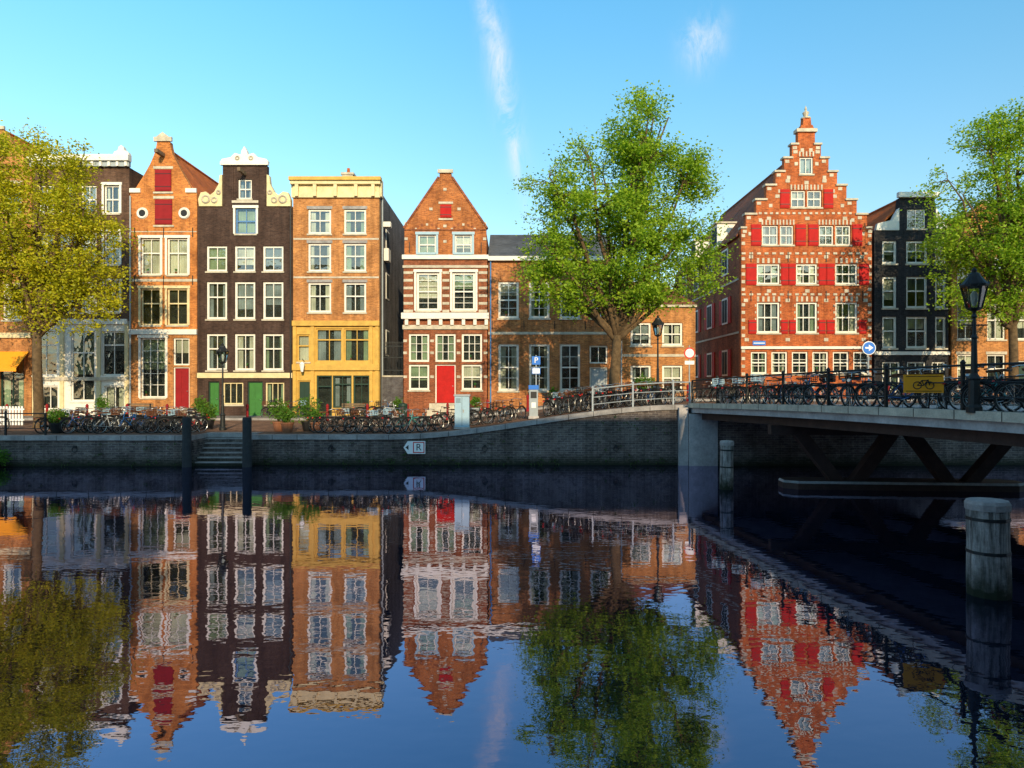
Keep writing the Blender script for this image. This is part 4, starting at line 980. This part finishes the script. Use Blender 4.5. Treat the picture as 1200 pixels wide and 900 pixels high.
# ------------------------------------------------------------------ street furniture
def lamp(X, Y, z, H, s=1.0):
    e = empty('street_lamp', (X, Y, z)); g = MB(); hh = H-1.0*s
    g.lathe((0, 0, 0), [(.16, 0), (.16, .12), (.12, .18), (.11, .7), (.13, .74), (.07, .85), (.055, 1.6), (.07, 1.63), (.045, 1.7), (.035, hh-.15), (.06, hh-.12), (.03, hh-.05), (.04, hh)], 'iron', 10)
    g.tube([(-.3*s, 0, hh-.3), (.3*s, 0, hh-.3)], .018, 'iron', 6)
    k = s; g.lathe((0, 0, hh), [(.05*k, 0), (.15*k, .05*k), (.16*k, .08*k)], 'iron', 6)
    for i in range(6):
        a = math.pi*2*(i+.5)/6; c_, s_ = math.cos(a), math.sin(a)
        g.tube([(.15*k*c_, .15*k*s_, hh+.07*k), (.26*k*c_, .26*k*s_, hh+.56*k)], .014, 'iron', 4)
        g.lathe((.27*k*c_, .27*k*s_, hh+.6*k), [(.03, 0), (.001, .1*k)], 'iron', 5)
    g.lathe((0, 0, hh+.55*k), [(.28*k, 0), (.29*k, .05*k), (.22*k, .13*k), (.13*k, .25*k), (.12*k, .3*k), (.05*k, .34*k), (.06*k, .39*k), (.001, .46*k)], 'iron', 12)
    put('post', g.mesh('post'), parent=e)
    g = MB(); g.lathe((0, 0, hh+.08*k), [(.145*k, 0), (.25*k, .47*k)], 'glass', 6); put('lantern_glass', g.mesh('lantern_glass'), parent=e)
    g = MB(); g.lathe((0, 0, hh+.12*k), [(.03, 0), (.07*k, .1), (.08*k, .25*k), (.03, .34*k)], 'signwhite', 8); put('bulb', g.mesh('bulb'), parent=e)
lamp((261-600)*32.8/F, 32.8, gz(-13.9, 32.8), 4.2); lamp(6.75, 31.6, gz(6.75, 31.6), 4.15)
lamp(10.02, 14.8, bz_(14.8)+.02, 3.15, .95); lamp(bxl(20)+BW-.3, 20, bz_(20), 4.1); lamp(-36, 32.8, 1.35, 4.2)

def txt(parent, s, size, loc, mat, rot=(math.pi/2, 0, 0)):
    cu = bpy.data.curves.new('lettering', 'FONT'); cu.body = s; cu.size = size; cu.extrude = .002; cu.align_x = 'CENTER'; cu.align_y = 'CENTER'
    cu.materials.append(M[mat]); ob = bpy.data.objects.new('lettering', cu); scene.collection.objects.link(ob); ob.location = loc; ob.rotation_euler = rot; ob.parent = parent
e = empty('mooring_sign', (-4.3, 30.08, .79)); g = MB()
g.prism([(-.48, 0), (-.3, -.28), (.48, -.28), (.48, .28), (-.3, .28)], 0, .03, 'signwhite')
g.box(-.06, .44, -.008, -.001, -.24, .24, 'signred'); g.box(-.02, .40, -.013, -.009, -.2, .2, 'signwhite')
g.prism([(-.4, 0), (-.26, -.11), (-.26, .11)], -.008, -.001, 'blackp')
put('plate', g.mesh('plate'), parent=e); txt(e, 'R', .42, (.19, -.017, 0), 'blackp')
e = empty('parking_sign', (1.15, 32.6, gz(1.15, 32.6))); g = MB(); g.tube([(0, 0, 0), (0, 0, 2.95)], .035, 'greyp', 8)
g.box(-.2, .2, -.05, -.02, 2.5, 2.9, 'signblue'); g.box(-.2, .2, -.05, -.02, 2.05, 2.35, 'signblue'); g.box(-.17, .17, -.054, -.051, 2.08, 2.32, 'signwhite'); put('post', g.mesh('post'), parent=e); txt(e, 'P', .38, (0, -.055, 2.7), 'signwhite')
g = MB(); g.box(-.24, .24, -.2, .2, 0, .12, 'concrete'); g.box(-.2, .2, -.17, .17, .12, 1.35, 'greyp'); g.box(-.23, .23, -.2, .2, 1.35, 1.55, 'signblue'); g.box(-.14, .14, -.185, -.165, .95, 1.25, 'blackp'); g.box(-.1, .1, -.18, -.16, .5, .75, 'signwhite')
single(g, 'parking_meter', (1.0, 31.7, gz(1, 31.7)))
g = MB(); g.box(-.36, .36, -.24, .24, 0, .1, 'concrete'); g.box(-.33, .33, -.21, .21, .1, 1.5, 'bluegrey'); g.box(-.37, .37, -.25, .25, 1.5, 1.58, 'greyp'); g.box(-.006, .006, -.215, -.2, .15, 1.45, 'blackp'); g.box(.04, .08, -.23, -.2, .75, .9, 'chrome')
for i in range(5): g.box(-.28, -.06, -.216, -.2, 1.2+i*.045, 1.215+i*.045, 'iron')
single(g, 'utility_cabinet', (-2.28, 31.3, gz(-2.3, 31.3)))
def disc(g, r, z, y, mat, n=20):
    vs = [(r*math.cos(2*math.pi*i/n), y, z+r*math.sin(2*math.pi*i/n)) for i in range(n)]; vs2 = [(a, y+.012, b) for a, _, b in vs]
    g.add(vs+vs2, [tuple(range(n)), tuple(range(2*n-1, n-1, -1))]+[(i, i+n, (i+1) % n+n, (i+1) % n) for i in range(n)], mat)
g = MB(); g.tube([(0, 0, 0), (0, 0, 3.1)], .035, 'greyp', 8); disc(g, .34, 2.75, -.06, 'signwhite'); disc(g, .3, 2.75, -.075, 'signblue')
g.prism([(-.2, 2.72), (-.02, 2.72), (-.02, 2.6), (.2, 2.76), (-.02, 2.92), (-.02, 2.8), (-.2, 2.8)], -.085, -.076, 'signwhite'); single(g, 'direction_sign', (17.75, 34, gz(17.7, 34)))
g = MB(); g.tube([(0, 0, 0), (0, 0, 3.0)], .035, 'greyp', 8); disc(g, .3, 2.6, -.06, 'signred'); disc(g, .23, 2.6, -.075, 'signwhite'); g.box(-.25, .25, -.06, -.04, 2.0, 2.2, 'signwhite'); single(g, 'no_entry_for_vehicles_sign', (9.35, 36, gz(9.3, 36)))
Y = 16.3; x = bxl(Y)
e = empty('orange_railing_sign', (x-.02, Y, bz_(Y)+.66), (0, 0, math.radians(-20))); g = MB(); g.box(-.42, .42, 0, .03, -.22, .22, 'orangep')
g.box(-.37, .37, -.004, -.001, .17, .185, 'blackp'); g.box(-.37, .37, -.004, -.001, -.185, -.17, 'blackp')
for cx in (-.13, .13): g.torus((cx, -.006, -.04), .085, .011, 'blackp', 14, 4)
for a, b in (((-.13, -.04), (-.03, .08)), ((-.03, .08), (.09, .08)), ((.09, .1), (.13, -.04)), ((-.03, .08), (.0, -.04)), ((.0, -.04), (.09, .08)), ((-.13, -.04), (0, -.04))): g.tube([(a[0], -.006, a[1]), (b[0], -.006, b[1])], .01, 'blackp', 4)
put('plate', g.mesh('plate'), parent=e)
for x in [-29+i*2.3 for i in range(26)]:
    if x > 31: break
    g = MB(); g.lathe((0, 0, 0), [(.1, 0), (.1, .1), (.075, .15), (.065, .7), (.085, .74), (.075, .8), (.09, .86), (.05, .95), (.001, .98)], 'dkred', 10); single(g, 'street_bollard', (x, 39.2, gz(x, 39.2)))
g = MB(); g.lathe((0, 0, 0), [(.2, 0), (.24, .05), (.26, .85), (.28, .88), (.24, .98), (.1, 1.05)], 'dkgreen', 14); g.box(-.14, .14, -.275, -.2, .72, .84, 'blackp'); single(g, 'litter_bin', (-6.2, 38.8, gz(-6.2, 38.8)))
def bench(x, y, rz=0):
    g = MB()
    for i in range(4): g.box(-.8, .8, -.22+i*.12, -.13+i*.12, .43, .46, 'plank')
    for i in range(3): g.box(-.8, .8, .26+i*.02, .285+i*.02, .55+i*.13, .65+i*.13, 'plank')
    for s in (-.65, .65): g.box(s-.03, s+.03, -.2, -.15, 0, .43, 'iron'); g.box(s-.03, s+.03, .2, .26, 0, .9, 'iron'); g.box(s-.03, s+.03, -.2, .25, .38, .428, 'iron')
    single(g, 'park_bench', (x, y, gz(x, y)), (0, 0, rz))
bench(-9.5, 41.0); bench(-22.5, 41.0)
# white picket fence beside the left tree
g = MB()
for i in range(16): g.box(-28.3+i*.16, -28.2+i*.16, 36.0, 36.03, 0, 1.0, 'signwhite')
for z in (.25, .8): g.box(-28.35, -25.75, 36.03, 36.06, z, z+.07, 'signwhite')
single(g, 'white_picket_fence', (0, 0, 1.45))

# ------------------------------------------------------------------ light, sky, camera
AZ = math.radians(12); EL = math.radians(21)
sd = Vector((math.sin(AZ)*math.cos(EL), -math.cos(AZ)*math.cos(EL), math.sin(EL)))
sl = bpy.data.lights.new('sun', 'SUN'); sl.energy = 5.0; sl.angle = math.radians(.5); sl.color = (1.0, .80, .50)
so = bpy.data.objects.new('sun', sl); scene.collection.objects.link(so); so.rotation_euler = (-sd).to_track_quat('-Z', 'Y').to_euler(); so.location = (20, -30, 30)
w = bpy.data.worlds.new('World'); scene.world = w; w.use_nodes = True; nt = w.node_tree
for n_ in list(nt.nodes): nt.nodes.remove(n_)
out = nt.nodes.new('ShaderNodeOutputWorld'); bg = nt.nodes.new('ShaderNodeBackground'); L(nt, bg.outputs[0], out.inputs[0])
sky = nt.nodes.new('ShaderNodeTexSky'); sky.sky_type = 'NISHITA'; sky.sun_disc = False; sky.sun_elevation = EL; sky.sun_rotation = math.pi-AZ
sky.air_density = 1.0; sky.dust_density = .6; sky.ozone_density = 1.5
tc = nt.nodes.new('ShaderNodeTexCoord'); s = nt.nodes.new('ShaderNodeSeparateXYZ'); L(nt, tc.outputs['Generated'], s.inputs[0])
yy = mth(nt, 'MAXIMUM', s.outputs[1], .05); u = mth(nt, 'DIVIDE', s.outputs[0], yy); v = mth(nt, 'DIVIDE', s.outputs[2], yy)
cb = nt.nodes.new('ShaderNodeCombineXYZ'); L(nt, u, cb.inputs[0]); L(nt, v, cb.inputs[1])
mp = nt.nodes.new('ShaderNodeMapping'); mp.inputs['Rotation'].default_value = (0, 0, math.radians(-35)); mp.inputs['Scale'].default_value = (24, 9, 1); L(nt, cb.outputs[0], mp.inputs[0])
n1 = noise(nt, mp.outputs[0], 1.2, 8, .7); n1.inputs['Distortion'].default_value = .6
n2 = noise(nt, cb.outputs[0], 6, 4, .5)
def streak(u0, v0, slope, wid, vlen):
    du = mth(nt, 'SUBTRACT', mth(nt, 'SUBTRACT', u, u0), mth(nt, 'MULTIPLY', mth(nt, 'SUBTRACT', v, v0), slope))
    du = mth(nt, 'ADD', du, mth(nt, 'MULTIPLY', mth(nt, 'SUBTRACT', n2.outputs[0], .5), wid*2.5))
    a = mth(nt, 'POWER', mth(nt, 'DIVIDE', du, wid), 2.0); b = mth(nt, 'POWER', mth(nt, 'DIVIDE', mth(nt, 'SUBTRACT', v, v0), vlen), 2.0)
    return mth(nt, 'EXPONENT', mth(nt, 'MULTIPLY', mth(nt, 'ADD', a, b), -1.0))
t = mth(nt, 'ADD', streak(-.022, .48, -.2, .017, .11), mth(nt, 'MULTIPLY', streak(.283, .505, .18, .024, .035), .95))
t = mth(nt, 'ADD', t, mth(nt, 'MULTIPLY', streak(.0, .36, -.2, .008, .07), .8))
t = mth(nt, 'MULTIPLY', t, ramp(nt, n1.outputs[0], [(.36, (0,)*3), (.62, (1,)*3)]))
t = mth(nt, 'MULTIPLY', t, mth(nt, 'GREATER_THAN', s.outputs[1], .1)); t = mth(nt, 'MULTIPLY', t, .85, clamp=True)
grad = ramp(nt, s.outputs[2], [(0.0, (.60, .53, .47)), (.22, (.48, .58, .54)), (.5, (.36, .72, .74)), (.8, (.40, .42, .38))])
skyc = mixc(nt, 1.0, mixc(nt, 1.0, sky.outputs[0], grad, 'MULTIPLY'), (2.5, 2.5, 2.5), 'MULTIPLY')
lb = mth(nt, 'ADD', mth(nt, 'MULTIPLY', mth(nt, 'MAXIMUM', mth(nt, 'MULTIPLY', s.outputs[0], -1.0), 0.0), .55), 1.0)
cbl = nt.nodes.new('ShaderNodeCombineXYZ'); [L(nt, lb, cbl.inputs[i]) for i in range(3)]
skyc = mixc(nt, 1.0, skyc, cbl.outputs[0], 'MULTIPLY')
L(nt, mixc(nt, t, skyc, (6.2, 6.5, 6.7)), bg.inputs[0]); bg.inputs[1].default_value = .15

cam = bpy.data.cameras.new('camera'); co = bpy.data.objects.new('camera', cam); scene.collection.objects.link(co)
co.location = (0, 0, HC); co.rotation_euler = (math.pi/2, 0, 0); cam.sensor_width = 36; cam.lens = 24; cam.shift_y = 5/1200; cam.clip_end = 4000; cam.clip_start = .05
scene.camera = co
scene.view_settings.view_transform = 'Standard'; scene.view_settings.look = 'None'; scene.view_settings.exposure = 0; scene.view_settings.gamma = 1
print('objects', len(bpy.data.objects))
